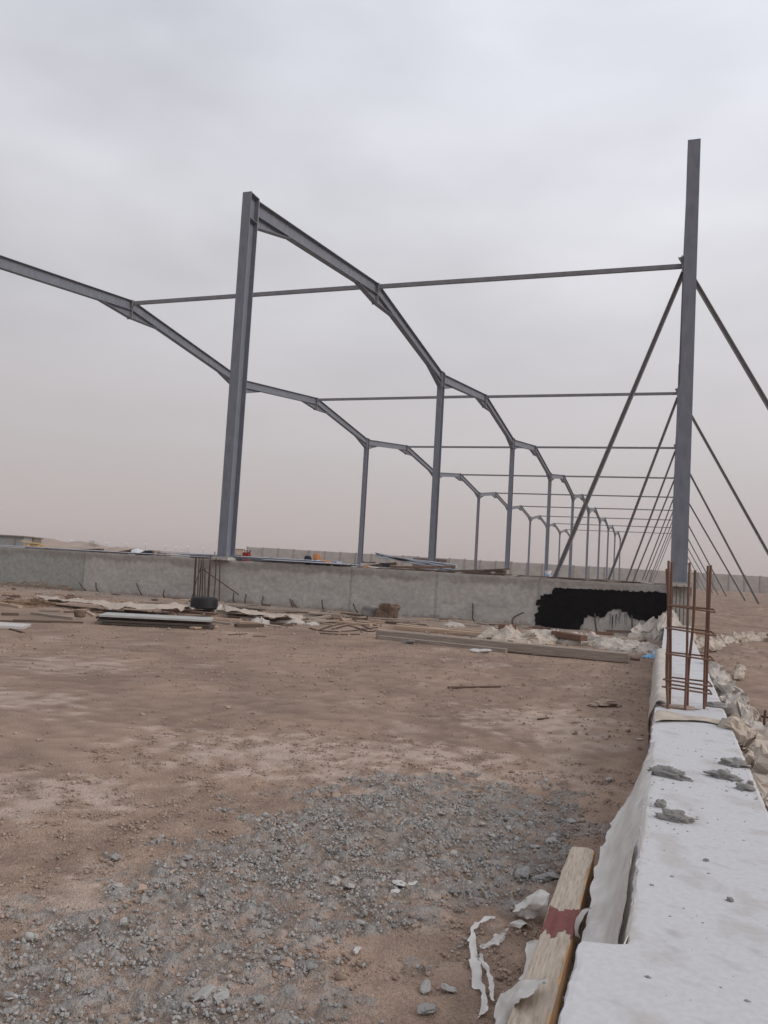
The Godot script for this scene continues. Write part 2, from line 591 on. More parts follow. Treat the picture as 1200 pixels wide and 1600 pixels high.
# ------------------------------------------------------------------ plinth
func make_plinth():
	var root := base("plinth_wall", "long grey concrete plinth wall with a black bitumen patch", "plinth wall", Vector3(0, 0, 0.15))
	var st := begin()
	var x0 := -24.0
	var x1 := 0.155
	var cols := 1200
	var rows := 36
	var lo := -0.15
	var grid := []
	for j in rows + 1:
		var row := []
		var y := lo + (PLINTH - lo) * j / rows
		for i in cols + 1:
			var x := x0 + (x1 - x0) * i / cols
			var zz := 0.006 * n_mid.get_noise_2d(x * 0.5, y * 0.5) + 0.004 * n_low.get_noise_2d(x * 3.0, y * 3.0)
			if j == rows: zz -= 0.008 + 0.008 * absf(n_fine.get_noise_2d(x * 0.3, 3.0))
			var yy := y + (0.008 * n_mid.get_noise_2d(x * 0.8, 9.0) if j == rows else 0.0)
			var c := Color(.50, .475, .445)
			var band := n_patch.get_noise_2d(x * 1.2, y * 5.0) + 0.5 * n_patch.get_noise_2d(x * 9.0, y * 12.0)
			if x < -10.4: c = Color(.43, .43, .40).lerp(Color(.35, .36, .335), clampf(0.5 + band, 0, 1))
			# damp stain soaked down from the top, with an outline of its own
			var edge := 0.655 + 0.08 * n_patch.get_noise_2d(x * 1.6, 2.0) + 0.05 * n_patch.get_noise_2d(x * 11.0, 7.0)
			c = c.lerp(Color(.29, .26, .235), 0.85 * smoothstep(-0.03, 0.03, y - edge) * clampf(0.8 + band * 0.9, 0.0, 1.0))
			# splashed dirt at the foot
			var foot := 0.10 + 0.06 * n_patch.get_noise_2d(x * 4.0, 31.0) + 0.03 * n_patch.get_noise_2d(x * 22.0, 3.0)
			c = c.lerp(Color(.27, .205, .165), 0.6 * smoothstep(0.015, -0.015, y - foot))
			var t := 1.0 + 0.13 * band
			for seam in [-10.4, -5.05, -3.6, -2.0]:
				if absf(x - seam + 0.015 * n_fine.get_noise_2d(4.0, y)) < 0.016: t *= 0.74
			if absf(y - 0.335) < 0.012 and n_patch.get_noise_2d(x * 2.0, 77.0) > 0.1: t *= 0.86
			row.append([Vector3(x, yy, zz), Color(c.r * t, c.g * t, c.b * t)])
		grid.append(row)
	st.set_smooth_group(0)
	for j in rows:
		for i in cols:
			for v in [grid[j][i], grid[j + 1][i], grid[j + 1][i + 1], grid[j][i], grid[j + 1][i + 1], grid[j][i + 1]]:
				st.set_color(v[1])
				st.add_vertex(v[0])
	st.index()
	st.generate_normals()
	build(st, "front_face", M.concrete, root)
	st = begin()
	box(st, Vector3((x0 + x1) / 2.0, (lo + PLINTH) / 2.0 - 0.006, -0.165), Vector3(x1 - x0 - 0.004, PLINTH - lo, 0.30))
	build(st, "core", M.plinth_concrete, root)
	# bitumen brushed on over the concrete near the corner, outline as brushed
	var outline := [Vector2(-1.779, 0.668), Vector2(-1.450, 0.674), Vector2(-0.991, 0.680), Vector2(-0.544, 0.689), Vector2(-0.168, 0.695), Vector2(-0.158, 0.367), Vector2(-0.218, 0.372), Vector2(-0.252, 0.324), Vector2(-0.301, 0.238), Vector2(-0.371, 0.251), Vector2(-0.432, 0.237), Vector2(-0.477, 0.280), Vector2(-0.547, 0.265), Vector2(-0.592, 0.299), Vector2(-0.663, 0.302), Vector2(-0.710, 0.373), Vector2(-0.773, 0.368), Vector2(-0.810, 0.412), Vector2(-0.891, 0.406), Vector2(-0.935, 0.385), Vector2(-0.988, 0.353), Vector2(-1.013, 0.295), Vector2(-1.066, 0.263), Vector2(-1.131, 0.296), Vector2(-1.185, 0.273), Vector2(-1.250, 0.287), Vector2(-1.322, 0.244), Vector2(-1.337, 0.158), Vector2(-1.362, 0.081), Vector2(-1.444, 0.056), Vector2(-1.556, 0.056), Vector2(-1.669, 0.076), Vector2(-1.782, 0.067), Vector2(-1.896, 0.077), Vector2(-2.031, 0.095), Vector2(-2.029, 0.172), Vector2(-2.043, 0.257), Vector2(-1.991, 0.280), Vector2(-2.013, 0.346), Vector2(-1.967, 0.378), Vector2(-2.025, 0.403), Vector2(-2.018, 0.451), Vector2(-1.971, 0.483), Vector2(-1.973, 0.531), Vector2(-1.888, 0.556), Vector2(-1.794, 0.581)]
	var poly := PackedVector2Array()
	for i in outline.size():
		var a: Vector2 = outline[i]
		var b: Vector2 = outline[(i + 1) % outline.size()]
		var n := maxi(1, int(a.distance_to(b) / 0.008))
		for k in n:
			var p := a.lerp(b, float(k) / n)
			p += Vector2(n_mid.get_noise_2d(p.x * 2.0, p.y * 2.0), n_mid.get_noise_2d(p.x * 2.0 + 9.0, p.y * 2.0)) * 0.022 + Vector2(0, .006) * n_fine.get_noise_2d(p.x, p.y)
			p.y = minf(p.y, PLINTH - 0.012)
			p.x = minf(p.x, x1)
			poly.append(p)
	st = begin()
	var ids := Geometry2D.triangulate_polygon(poly)
	for i in range(0, ids.size(), 3):
		var v := []
		for k in 3: v.append(Vector3(poly[ids[i + k]].x, poly[ids[i + k]].y, 0.014))
		tri(st, v[0], v[1], v[2], v[0] - Vector3(0, 0, 1))
	for i in poly.size():
		var p := poly[i]
		var q := poly[(i + 1) % poly.size()]
		quad(st, Vector3(p.x, p.y, 0.014), Vector3(q.x, q.y, 0.014), Vector3(q.x, q.y, -0.01), Vector3(p.x, p.y, -0.01), Vector3(-1, .5, 0))
	build(st, "bitumen_coat", M.bitumen, root)
	# runs of bitumen below the coat
	for i in 17:
		var u := rng.randf_range(-1.22, -0.62)
		var top := 0.36 + rng.randf_range(-.06, .03)
		var p := Vector3(u, top, 0.012)
		st = begin()
		var w := rng.randf_range(.0015, .004)
		tube(st, [p, p + Vector3(rng.randf_range(-.004, .004), -rng.randf_range(.06, .25), 0)], w, w * .5, 5)
		build(st, "bitumen_run", M.bitumen, root)
	# bent dowel bars sticking out at the foot of the wall
	var dowels := [[Vector2(-10.334, 0.103), -.09, .10, 0], [Vector2(-10.045, 0.097), -.02, .13, 0], [Vector2(-9.045, 0.057), -.13, .21, 0], [Vector2(-8.599, 0.075), .015, .11, 0], [Vector2(-7.186, 0.091), .005, .13, 0], [Vector2(-6.960, 0.074), .02, .14, 0], [Vector2(-6.641, 0.085), .03, .11, 0], [Vector2(-6.051, 0.072), -.05, .12, 0], [Vector2(-5.992, 0.076), -.07, .1, 0], [Vector2(-5.501, 0.069), -.02, .14, 0], [Vector2(-4.899, 0.070), -.06, .12, 0], [Vector2(-4.228, 0.068), -.03, .16, 0], [Vector2(-2.983, 0.041), -.03, .26, 1], [Vector2(-2.369, 0.069), .02, .18, 2], [Vector2(-1.142, 0.080), -.015, .22, 0], [Vector2(-0.630, 0.093), -.01, .22, 0]]
	for d in dowels:
		var p := Vector3(d[0].x, maxf(d[0].y, 0.05), 0.0)
		var path: Array
		if d[3] == 2:
			path = [p + Vector3(0, 0, -.02), p + Vector3(0, .02, .03), p + Vector3(0.005, .09, .05), p + Vector3(.06, .14, .055), p + Vector3(.17, .20, .05)]
		elif d[3] == 1:
			path = [p + Vector3(.05, -.03, -.02), p + Vector3(.045, .0, .03), p + Vector3(0, .07, .04), p + Vector3(-.005, .18, .03), p + Vector3(-.01, .30, .03)]
		else:
			path = [p + Vector3(.02, -.03, -.02), p + Vector3(.012, .0, .03), p + Vector3(d[1] * .4, d[2] * .45, .05), p + Vector3(d[1], d[2], .045), p + Vector3(d[1] - .012, d[2] + .02, .04)]
		st = begin()
		tube(st, smooth_path(path, 4), .0115, .0105, 6)
		build(st, "dowel", M.rod, root)
	# the plinth under the propped row, running back from the corner
	root = base("plinth_wall", "concrete plinth running back from the corner under the propped columns", "plinth wall", Vector3(0, 0, -60))
	st = begin()
	box(st, Vector3(0.0, .325, -0.15), Vector3(0.30, 0.945, 119.4))
	build(st, "core", M.plinth_concrete, root)

func make_floor():
	var st := begin()
	box(st, Vector3(-16.16, 0.64, -60.15), Vector3(32.0, 0.30, 119.9))
	tag(build(st, "floor", M.floor), "raised dirt and concrete floor behind the plinth", "floor", "", "structure")

# ------------------------------------------------------------------ steel
func make_column() -> Node3D:
	var root := base("steel_column", "-", "column")
	var hgt_c := EAVE - 0.86
	for s in [1, -1]:
		var st := begin()
		bar(st, Vector3(0, 0, s * .143), Vector3(0, hgt_c, s * .143), Vector3(.09, 0, 0), Vector3(0, 0, .007), .25)
		build(st, "flange", M.steel, root)
	var st := begin()
	box(st, Vector3(0, hgt_c / 2.0, 0), Vector3(.009, hgt_c, .272))
	build(st, "web", M.steel, root)
	st = begin()
	box(st, Vector3(0, -.01, 0), Vector3(.30, .02, .42))
	build(st, "base_plate", M.plate, root)
	st = begin()
	box(st, Vector3(0, -.045, 0), Vector3(.36, .048, .48))
	build(st, "grout_pad", M.plinth_concrete, root)
	for sx in [-1, 1]:
		for sz in [-1, 1]:
			st = begin()
			tube(st, [Vector3(sx * .12, 0, sz * .18), Vector3(sx * .12, .07, sz * .18)], .012)
			build(st, "anchor_bolt", M.plate, root)
		st = begin()   # stiffener plates at the knee
		box(st, Vector3(sx * .047, hgt_c - .47, 0), Vector3(.084, .012, .27))
		build(st, "stiffener", M.steel, root)
		st = begin()
		box(st, Vector3(sx * .047, hgt_c - .012, 0), Vector3(.084, .012, .27))
		build(st, "stiffener", M.steel, root)
	return root

# one gable between two columns: two arms, knee haunches, apex haunches and plates
func make_gable() -> Node3D:
	var root := base("gable_rafter", "-", "rafter")
	var face := .151
	var za := -face - .018
	var zr := -SPAN / 2.0
	var ya := EAVE - .04
	var tf := .011
	var d := .285
	var dy := func(z: float) -> float: return lerpf(ya, RIDGE, (z - za) / (zr - za))
	for s in 2:
		var fx := func(p: Array) -> Array:
			var out := []
			for q in p: out.append(q if s == 0 else Vector2(-SPAN - q.x, q.y))
			return out
		var zb := zr + .012
		var y0: float = dy.call(za)
		var y1: float = dy.call(zb)
		var st := begin()
		prism(st, fx.call([Vector2(za, y0 - tf), Vector2(zb, y1 - tf), Vector2(zb, y1 - d + tf), Vector2(za, y0 - d + tf)]), -.004, .004)
		var arm := build(st, "rafter_web", M.steel, root)
		st = begin()
		prism(st, fx.call([Vector2(za, y0), Vector2(zb, y1), Vector2(zb, y1 - tf), Vector2(za, y0 - tf)]), -.08, .08)
		build(st, "top_flange", M.steel, root)
		st = begin()
		prism(st, fx.call([Vector2(za, y0 - d + tf), Vector2(zb, y1 - d + tf), Vector2(zb, y1 - d), Vector2(za, y0 - d)]), -.08, .08)
		build(st, "bottom_flange", M.steel, root)
		# knee haunch
		var zk := za - 1.35
		var yk: float = dy.call(zk) - d
		var hk := .20
		st = begin()
		prism(st, fx.call([Vector2(za, y0 - d), Vector2(zk, yk), Vector2(za, y0 - d - hk)]), -.004, .004)
		var hn := build(st, "knee_haunch", M.steel, root)
		st = begin()
		prism(st, fx.call([Vector2(za, y0 - d - hk), Vector2(zk, yk - .001), Vector2(zk, yk - .012), Vector2(za, y0 - d - hk - .012)]), -.075, .075)
		build(st, "haunch_flange", M.steel, hn)
		# apex haunch
		var zq := zb + 1.25
		var yq: float = dy.call(zq) - d
		st = begin()
		prism(st, fx.call([Vector2(zb, y1 - d), Vector2(zq, yq), Vector2(zb, y1 - d - .22)]), -.004, .004)
		hn = build(st, "apex_haunch", M.steel, root)
		st = begin()
		prism(st, fx.call([Vector2(zb, y1 - d - .22), Vector2(zq, yq - .001), Vector2(zq, yq - .012), Vector2(zb, y1 - d - .232)]), -.075, .075)
		build(st, "haunch_flange", M.steel, hn)
		# end plate on the column
		st = begin()
		prism(st, fx.call([Vector2(-face, y0 + .01), Vector2(za, y0 + .01), Vector2(za, y0 - d - hk - .04), Vector2(-face, y0 - d - hk - .04)]), -.085, .085)
		build(st, "end_plate", M.plate, root)
	var st := begin()
	box(st, Vector3(0, RIDGE - .265, zr), Vector3(.17, .56, .022))
	build(st, "apex_plate", M.plate, root)
	return root

# a cold formed channel between two points; open side towards `side`
func channel(a: Vector3, b: Vector3, side: Vector3, deep: float, wide: float) -> ArrayMesh:
	var st := begin()
	var d := (b - a).normalized()
	side = (side - d * side.dot(d)).normalized()
	var up := side.cross(d).normalized()
	var t := deep * .045
	var e := side * wide * .5
	var u := up * deep * .5
	bar(st, a - e, b - e, side * t, u, .3)
	bar(st, a + u - up * t + side * t, b + u - up * t + side * t, e - side * t * 1.0, up * t, .3)
	bar(st, a - u + up * t + side * t, b - u + up * t + side * t, e - side * t * 1.0, up * t, .3)
	bar(st, a + e + u - up * (deep * .11), b + e + u - up * (deep * .11), side * t, up * deep * .09, .3)
	bar(st, a + e - u + up * (deep * .11), b + e - u + up * (deep * .11), side * t, up * deep * .09, .3)
	return st.commit()

func make_steel():
	var proto := make_column()
	var first := true
	for row in [["middle row", ROW_MID], ["row braced by slanted props", 0.0], ["outer row farthest from the props", ROW_OUT]]:
		for k in 10:
			var o: Node3D = proto
			if not first:
				o = proto.duplicate()
				o.name = numbered("steel_column")
				add_child(o)
			first = false
			o.position = Vector3(row[1], 0.86, -k * SPAN)
			tag(o, "grey steel column, %s from the front plinth, in the %s" % [NTH[k], row[0]], "column", "steel columns of the shed frame")
	var gp := make_gable()
	first = true
	for row in [["middle row", ROW_MID], ["row braced by slanted props", 0.0], ["outer row farthest from the props", ROW_OUT]]:
		for k in 9:
			var o: Node3D = gp
			if not first:
				o = gp.duplicate()
				o.name = numbered("gable_rafter")
				add_child(o)
			first = false
			o.position = Vector3(row[1], 0, -k * SPAN)
			tag(o, "%s gable rafter back from the plinth, in the %s" % [NTH[k], row[0]], "rafter", "gable rafters of the shed frame")
	for k in 9:
		var z := -SPAN * (k + .5)
		for bay in [["between middle and propped rows", ROW_MID, 0.0], ["between outer and middle rows", ROW_OUT, ROW_MID]]:
			var y := RIDGE - .085
			var sag := rng.randf_range(-.02, .02)
			var root := base("ridge_tie", "%s long thin steel ridge tie back from the plinth, %s" % [NTH[k], bay[0]], "tie beam", Vector3(bay[1], y, z), "ridge ties between the rafters")
			build(channel(Vector3(.087, 0, 0), Vector3(bay[2] - bay[1] - .087, sag, 0), Vector3(0, 0, -1), .105, .06), "channel", M.tie, root)
			for e in [[.093, 0.0], [bay[2] - bay[1] - .093, sag]]:
				var st := begin()
				box(st, Vector3(e[0], e[1], -.0), Vector3(.012, .18, .12))
				build(st, "cleat", M.plate, root)
		# slanted props at each apex of the last row
		var j := rng.randf_range(-.12, .12)
		var zf := z + rng.randf_range(.2, .5) if k > 0 else z + .3
		var lf := Vector3([-2.62, -2.32, -2.3, -2.5, -2.35, -2.5, -2.4, -2.5, -2.4][k], PLINTH - .01, zf)
		var rf := Vector3([4.30, 4.25, 4.1, 4.55, 4.2, 4.3, 4.4, 4.3, 4.2][k], 0, zf)
		rf.y = hgt(rf.x, rf.z) - .02
		var top := Vector3(-.10, 7.72, z + .14)
		var o := build(channel(lf, top + (top - lf).normalized() * .12, Vector3(0, 0, 1), .10, .055), "slanted_prop", M.prop)
		tag(o, "grey channel prop leaning from the raised floor to the %s propped apex" % NTH[k], "prop", "slanted props inside the shed")
		top = Vector3(.10, 7.72, z + .20)
		o = build(channel(rf, top + (top - rf).normalized() * (.5 if k < 3 else .3), Vector3(0, 0, 1), .10, .055), "slanted_prop", M.prop)
		tag(o, "grey channel prop leaning from the outside dirt to the %s propped apex" % NTH[k], "prop", "slanted props outside the shed")

# ------------------------------------------------------------------ far things
func make_far():
	# precast boundary wall
	var F := Vector3(-.33771, 0, -.94125)
	var R := Vector3(.94125, 0, -.33771)
	var cam := Vector3(-.1456, 0, 12.4117)
	var root := base("boundary_wall", "long grey precast boundary wall beyond the steel frame", "wall", cam + F * 150.0)
	root.basis = Basis(R, Vector3.UP, -F)
	var pm := []
	for v in 3:
		var st := begin()
		bar(st, Vector3(-1.36, 1.42, 0), Vector3(1.36, 1.42, 0), Vector3(0, 1.72 - .0, 0), Vector3(0, 0, .06), .3)
		pm.append(st.commit())
	var pst := begin()
	bar(pst, Vector3(0, -.4, 0), Vector3(0, 3.24, 0), Vector3(.15, 0, 0), Vector3(0, 0, .14), .2)
	var pmesh := pst.commit()
	for i in 56:
		var x := -25.0 + i * 2.9
		var bend := Vector3(x, 0, 0)
		if x > 71.0: bend.z = (x - 71.0) * 1.1
		var o := build(pm[i % 3], "panel", M.panel if (i * 7) % 3 else M.panel_b, root)
		o.position = bend + Vector3(1.45, rng.randf_range(-.04, .05), 0)
		if x > 71.0: o.rotation.y = -.83
		o = build(pmesh, "post", M.post, root)
		o.position = bend + Vector3(0, rng.randf_range(-.03, .03), .03)
	# lower wall carrying on behind, and the tan hut
	root = base("boundary_wall", "low weathered wall section beside the tan hut", "wall", Vector3(-88.625, 1.394, -145.356) * Vector3(1, 0, 1))
	root.basis = Basis(R, Vector3.UP, -F)
	for i in 3:
		var o := build(pm[i % 3], "panel", M.panel_b, root)
		o.position = Vector3(-4.0 + i * 2.8, -.6, 0)
	hut("tan_hut", "small tan rendered hut beside the boundary wall", Vector3(-83.663, 1.787, -133.264), 2.0, 2.9, M.tan, M.post, R, F)
	hut("block_shed", "low grey sheet metal shed on the sand", Vector3(-54.583, 0.699, -42.610), 2.9, 1.75, M.shed, M.shed_b, R, F)
	hut("block_shed", "low brown site shed with an overhanging roof", Vector3(-56.248, 0.661, -46.275), 1.9, 1.75, M.shed_b, M.shed_b, R, F)
	# heap of yellow boards by the sheds
	var hp := base("board_heap", "loose heap of yellow boards beside the brown shed", "board heap", Vector3(-49.588, 0.663, -40.145) * Vector3(1, 0, 1))
	for i in 14:
		var st := begin()
		var a := rng.randf_range(-.6, .6)
		var c := Vector3(rng.randf_range(-.55, .55), .10 + i * .085, rng.randf_range(-.3, .3))
		var h := Vector3(cos(a), rng.randf_range(-.28, .28), sin(a)) * rng.randf_range(.5, .95)
		bar(st, c - h, c + h, Vector3(0, .05, 0), Vector3(-sin(a), 0, cos(a)) * .14)
		build(st, "board", M.yellow_wood, hp)
	# dark brown stack of bricks before the boundary wall
	var bs := base("brick_stack", "dark reddish brown stack of bricks before the boundary wall", "brick stack", Vector3(-34.015, 0.667, -103.238) * Vector3(1, 0, 1))
	bs.basis = Basis(R, Vector3.UP, -F)
	var bst := begin()
	bar(bst, Vector3(-.29, 0, 0), Vector3(.29, 0, 0), Vector3(0, .15, 0), Vector3(0, 0, .5), .06)
	var bmesh := bst.commit()
	for i in 8:
		for j in 8:
			var o := build(bmesh, "brick_bale", M.brick, bs)
			o.position = Vector3(-2.2 + i * .63 + (j % 2) * .06, .16 + j * .315, rng.randf_range(-.05, .05))
	# sand ridges on the left
	for r in [[Vector3(-77.262, 0.918, -87.703), 15.0, 9.0, 1.55, "low pale brown sand ridge beyond the plinth"], [Vector3(-80.783, 1.177, -118.368), 12.0, 9.0, 1.2, "smaller brown sand ridge beside the tan hut"], [Vector3(-124.708, 0.978, -123.921), 26.0, 12.0, 3.0, "long sand ridge behind the site sheds"]]:
		var st := begin()
		st.set_smooth_group(0)
		var P: Vector3 = r[0]
		var g := []
		for i in 49:
			var row := []
			for j in 17:
				var u := (i / 48.0 - .5) * 2.0
				var v := (j / 16.0 - .5) * 2.0
				var q := 1.0 - minf(1.0, u * u * .9 + v * v)
				var w: Vector3 = Vector3(P.x, 0, P.z) + R * u * r[1] + F * v * r[2]
				row.append(w + Vector3(0, -.35 + (r[3] + .4) * pow(q, .6) * (.85 + .35 * n_low.get_noise_2d(u * 5.0 + r[1], v * 2.0)) + .12 * n_low.get_noise_2d(w.x, w.z), 0))
			g.append(row)
		for i in 48:
			for j in 16:
				for v in [g[i][j], g[i + 1][j], g[i + 1][j + 1], g[i][j], g[i + 1][j + 1], g[i][j + 1]]: st.add_vertex(v)
		st.index()
		st.generate_normals()
		tag(build(st, "hill", M.sand), r[4], "hill", "", "structure")
	# scrubby trees
	for t in [[Vector3(-111.760, 1.140, -123.230), 2.9, 1.6, "rounded dark scrub tree on the sand ridge"], [Vector3(-153.235, 1.228, -156.264), 3.8, 1.6, "faint scrub tree near the site sheds"], [Vector3(-131.808, 1.150, -142.659), 2.2, 1.3, "low scrub bush next to the rounded tree"], [Vector3(-136.360, 0.953, -194.286), 2.0, 2.4, "wide low scrub bush by the lamps"]]:
		tree(t[0] * Vector3(1, 0, 1), t[1], t[2], t[3])
	# far street lamps, lit
	var lamps := [Vector3(-175.518, 3.507, -190.699), Vector3(-171.799, 3.642, -202.673), Vector3(-156.828, 3.785, -202.710), Vector3(-155.223, 3.702, -210.746), Vector3(-146.077, 3.657, -209.771), Vector3(-145.059, 3.613, -217.594), Vector3(-172.117, 3.700, -213.204), Vector3(-159.402, 3.620, -223.097)]
	for P in lamps:
		var root2 := base("lamp_post", "far lit lamp on a thin post beyond the sand ridge", "lamp post", Vector3(P.x, -.3, P.z), "far lamps beyond the sand ridge")
		var st := begin()
		tube(st, [Vector3.ZERO, Vector3(0, P.y + .3, 0)], .07, .05, 5)
		build(st, "post", M.lamp_pole, root2)
		var o := build(lump(Vector3(.32, .26, .32), 3, 0.0, 1.0, 5, 8, false), "lamp_head", M.lamp, root2)
		o.position = Vector3(0, P.y + .45, 0)

func hut(called: String, label: String, P: Vector3, w: float, h: float, m: Material, rm: Material, R: Vector3, F: Vector3):
	var root := base(called, label, "shed", Vector3(P.x, -.1, P.z))
	root.basis = Basis(R, Vector3.UP, -F)
	var st := begin()
	box(st, Vector3(0, h / 2.0, -.8), Vector3(w, h, 1.6))
	build(st, "wall", m, root)
	st = begin()
	bar(st, Vector3(-w / 2.0 - .12, h + .06, -.8), Vector3(w / 2.0 + .12, h + .06, -.8), Vector3(0, .055, 0), Vector3(0, 0, .98))
	build(st, "roof", rm, root)
	for i in 2:
		st = begin()
		box(st, Vector3(-w * .25 + i * w * .5, h * .45, .02), Vector3(w * .06, h * .9, .03))
		build(st, "rib", rm, root)

func tree(P: Vector3, h: float, r: float, label: String):
	var root := base("scrub_tree", label, "tree", Vector3(P.x, hgt(P.x, P.z), P.z))
	var st := begin()
	tube(st, [Vector3(0, -.2, 0), Vector3(.05, h * .35, 0), Vector3(.15, h * .6, .1)], .09, .04, 5)
	tube(st, [Vector3(.05, h * .3, 0), Vector3(-.5, h * .65, .2)], .05, .02, 4)
	tube(st, [Vector3(.05, h * .25, 0), Vector3(.6, h * .6, -.2)], .05, .02, 4)
	build(st, "trunk", M.bark, root)
	st = begin()
	var cl := []
	for i in 11: cl.append(Vector3(rng.randf_range(-1, 1) * r * .75, h * rng.randf_range(.42, .88), rng.randf_range(-1, 1) * r * .6))
	for i in 900:
		var c: Vector3 = cl[rng.randi() % 11] + Vector3(rng.randfn(), rng.randfn() * .7, rng.randfn()) * r * .2
		var a := Vector3(rng.randfn(), rng.randfn(), rng.randfn()).normalized() * .07
		var b := a.cross(Vector3(rng.randfn(), rng.randfn(), rng.randfn())).normalized() * .05
		tri(st, c - a, c + a, c + b, c - b)
	build(st, "crown", M.leaf, root)

# ------------------------------------------------------------------ foundation beam and what lies on it
func make_beam():
	var root := base("foundation_beam", "low whitish concrete strip foundation running towards the plinth corner", "foundation", Vector3(-.04, 0, 8.0))
	var st := begin()
	var rows := []
	var n := 700
	for i in n + 1:
		var z := lerpf(0.17, 13.4, pow(float(i) / n, 0.62))
		var wide := smoothstep(11.02, 11.045, z)
		var xl := -.194 - .072 * wide
		var xr := .118 + .5 * smoothstep(11.2, 11.5, z)
		xl += .004 * n_mid.get_noise_2d(z * 2.0, 1.0) + .003 * n_fine.get_noise_2d(z * .5, 1.0)
		xr += .004 * n_mid.get_noise_2d(z * 2.0, 21.0)
		var top := .25 - .02 * smoothstep(5.0, 2.0, z)
		var row := []
		row.append(Vector3(xl, -.1, z))
		for k in 5: row.append(Vector3(xl + .006 * n_mid.get_noise_2d(z * 1.5, k * .2), top * (.1 + .19 * k), z))
		var chip := .0025 + .009 * maxf(0.0, n_fine.get_noise_2d(z * .45, 5.0))
		row.append(Vector3(xl + chip * .25, top - chip * .8, z))
		row.append(Vector3(xl + chip * .9, top - chip * .2, z))
		for k in 15:
			var x := lerpf(xl + .012, xr - .012, k / 14.0)
			row.append(Vector3(x, top + .0006 * n_low.get_noise_2d(x * 5.0, z * 2.0) + .00012 * n_mid.get_noise_2d(x * 3.0, z * 1.0), z))
		row.append(Vector3(xr - .008, top - .003, z))
		row.append(Vector3(xr, top - .011, z))
		row.append(Vector3(xr, -.1, z))
		rows.append(row)
	for i in n:
		for k in rows[0].size() - 1:
			st.set_smooth_group(1 if k < 5 else (-1 if k < 8 else (2 if k < 22 else 3)))
			for v in [rows[i][k], rows[i + 1][k], rows[i + 1][k + 1], rows[i][k], rows[i + 1][k + 1], rows[i][k + 1]]:
				var c := Color(1, 1, 1)
				var stain := smoothstep(.12, .42, n_patch.get_noise_2d(v.x * 11.0 + 4.0, v.z * 6.0) + .4 * n_mid.get_noise_2d(v.x, v.z))
				c = c.lerp(Color(.80, .75, .70), .55 * stain)
				if absf(n_low.get_noise_2d(v.x * 3.5 + 60.0, v.z * 8.0)) < .012: c = c.darkened(.12)
				st.set_color(c)
				st.add_vertex(v + Vector3(.04, 0, -8.0))
	st.generate_normals()
	build(st, "strip", M.beam, root)
	# mortar droppings on the strip
	var ml := [[Vector3(-0.130, 0.250, 9.803), .125, .03, .035, -.35, "long flat mortar dropping on the foundation edge"], [Vector3(0.029, 0.250, 9.720), .10, .028, .045, -.15, "fan shaped mortar dropping in the middle of the cluster"], [Vector3(0.072, 0.250, 9.511), .09, .026, .06, .1, "broad mortar dropping with two ridges on the foundation"], [Vector3(0.074, 0.250, 9.837), .055, .02, .03, -.2, "small oval mortar dropping below the cluster"], [Vector3(-0.151, 0.250, 10.154), .032, .022, .03, 0, "single round mortar crumb on the foundation"], [Vector3(-0.116, 0.250, 10.265), .095, .028, .035, -.2, "double mortar dropping below the round crumb"], [Vector3(0.096, 0.250, 9.761), .02, .014, .018, 0, "tiny mortar crumb beside the oval dropping"], [Vector3(0.084, 0.250, 8.170), .11, .03, .07, .15, "greenish grey mortar dropping by the rebar cage foot"], [Vector3(-0.089, 0.250, 8.346), .20, .014, .10, .2, "thin spread of dirt and mortar at the rebar cage foot"], [Vector3(-0.023, 0.250, 10.748), .014, .008, .011, .3, "mortar speck alone on the foundation"], [Vector3(-0.056, 0.250, 10.537), .012, .006, .008, .3, "dark speck alone on the foundation"]]
	var i2 := 0
	for q in ml:
		var o := build(lump(Vector3(q[1] * .85, q[2] * 1.2, q[3] * .95), 200 + i2, .4 if i2 in [7, 8] else .85, .11, 24, 36, false), "mortar_lump", M.clod if i2 == 8 else M.mortar)
		o.position = q[0] + Vector3(0, q[2] * .22, 0)
		o.rotation.y = q[4]
		tag(o, q[5], "mortar", "mortar droppings on the foundation")
		i2 += 1
	make_splatter(ml)

func make_splatter(spots: Array):
	var root := base("mortar_splatter", "fine grey mortar specks splashed around the droppings", "mortar")
	root.set_meta("kind", "stuff")
	var mm := MultiMesh.new()
	mm.transform_format = MultiMesh.TRANSFORM_3D
	mm.mesh = lump(Vector3(1, .5, .9), 71, .7, .09, 5, 8, false)
	mm.instance_count = 420
	for i in 420:
		var q: Vector3 = spots[rng.randi() % 8][0]
		var p := q + Vector3(rng.randfn() * .05, 0, rng.randfn() * .09)
		if i % 3 == 0: p = Vector3(rng.randf_range(-.17, .10), .25, rng.randf_range(8.9, 11.6))
		p.x = clampf(p.x, -.175, .10)
		p.y = .2505
		var s := .0012 + .006 * pow(rng.randf(), 4.0)
		mm.set_instance_transform(i, Transform3D(Basis(Vector3.UP, rng.randf() * TAU).scaled(Vector3(s * 1.4, s, s)), p))
	var o := MultiMeshInstance3D.new()
	o.name = "specks"
	o.multimesh = mm
	o.material_override = M.mortar
	o.set_meta("kind", "stuff")
	root.add_child(o, true)

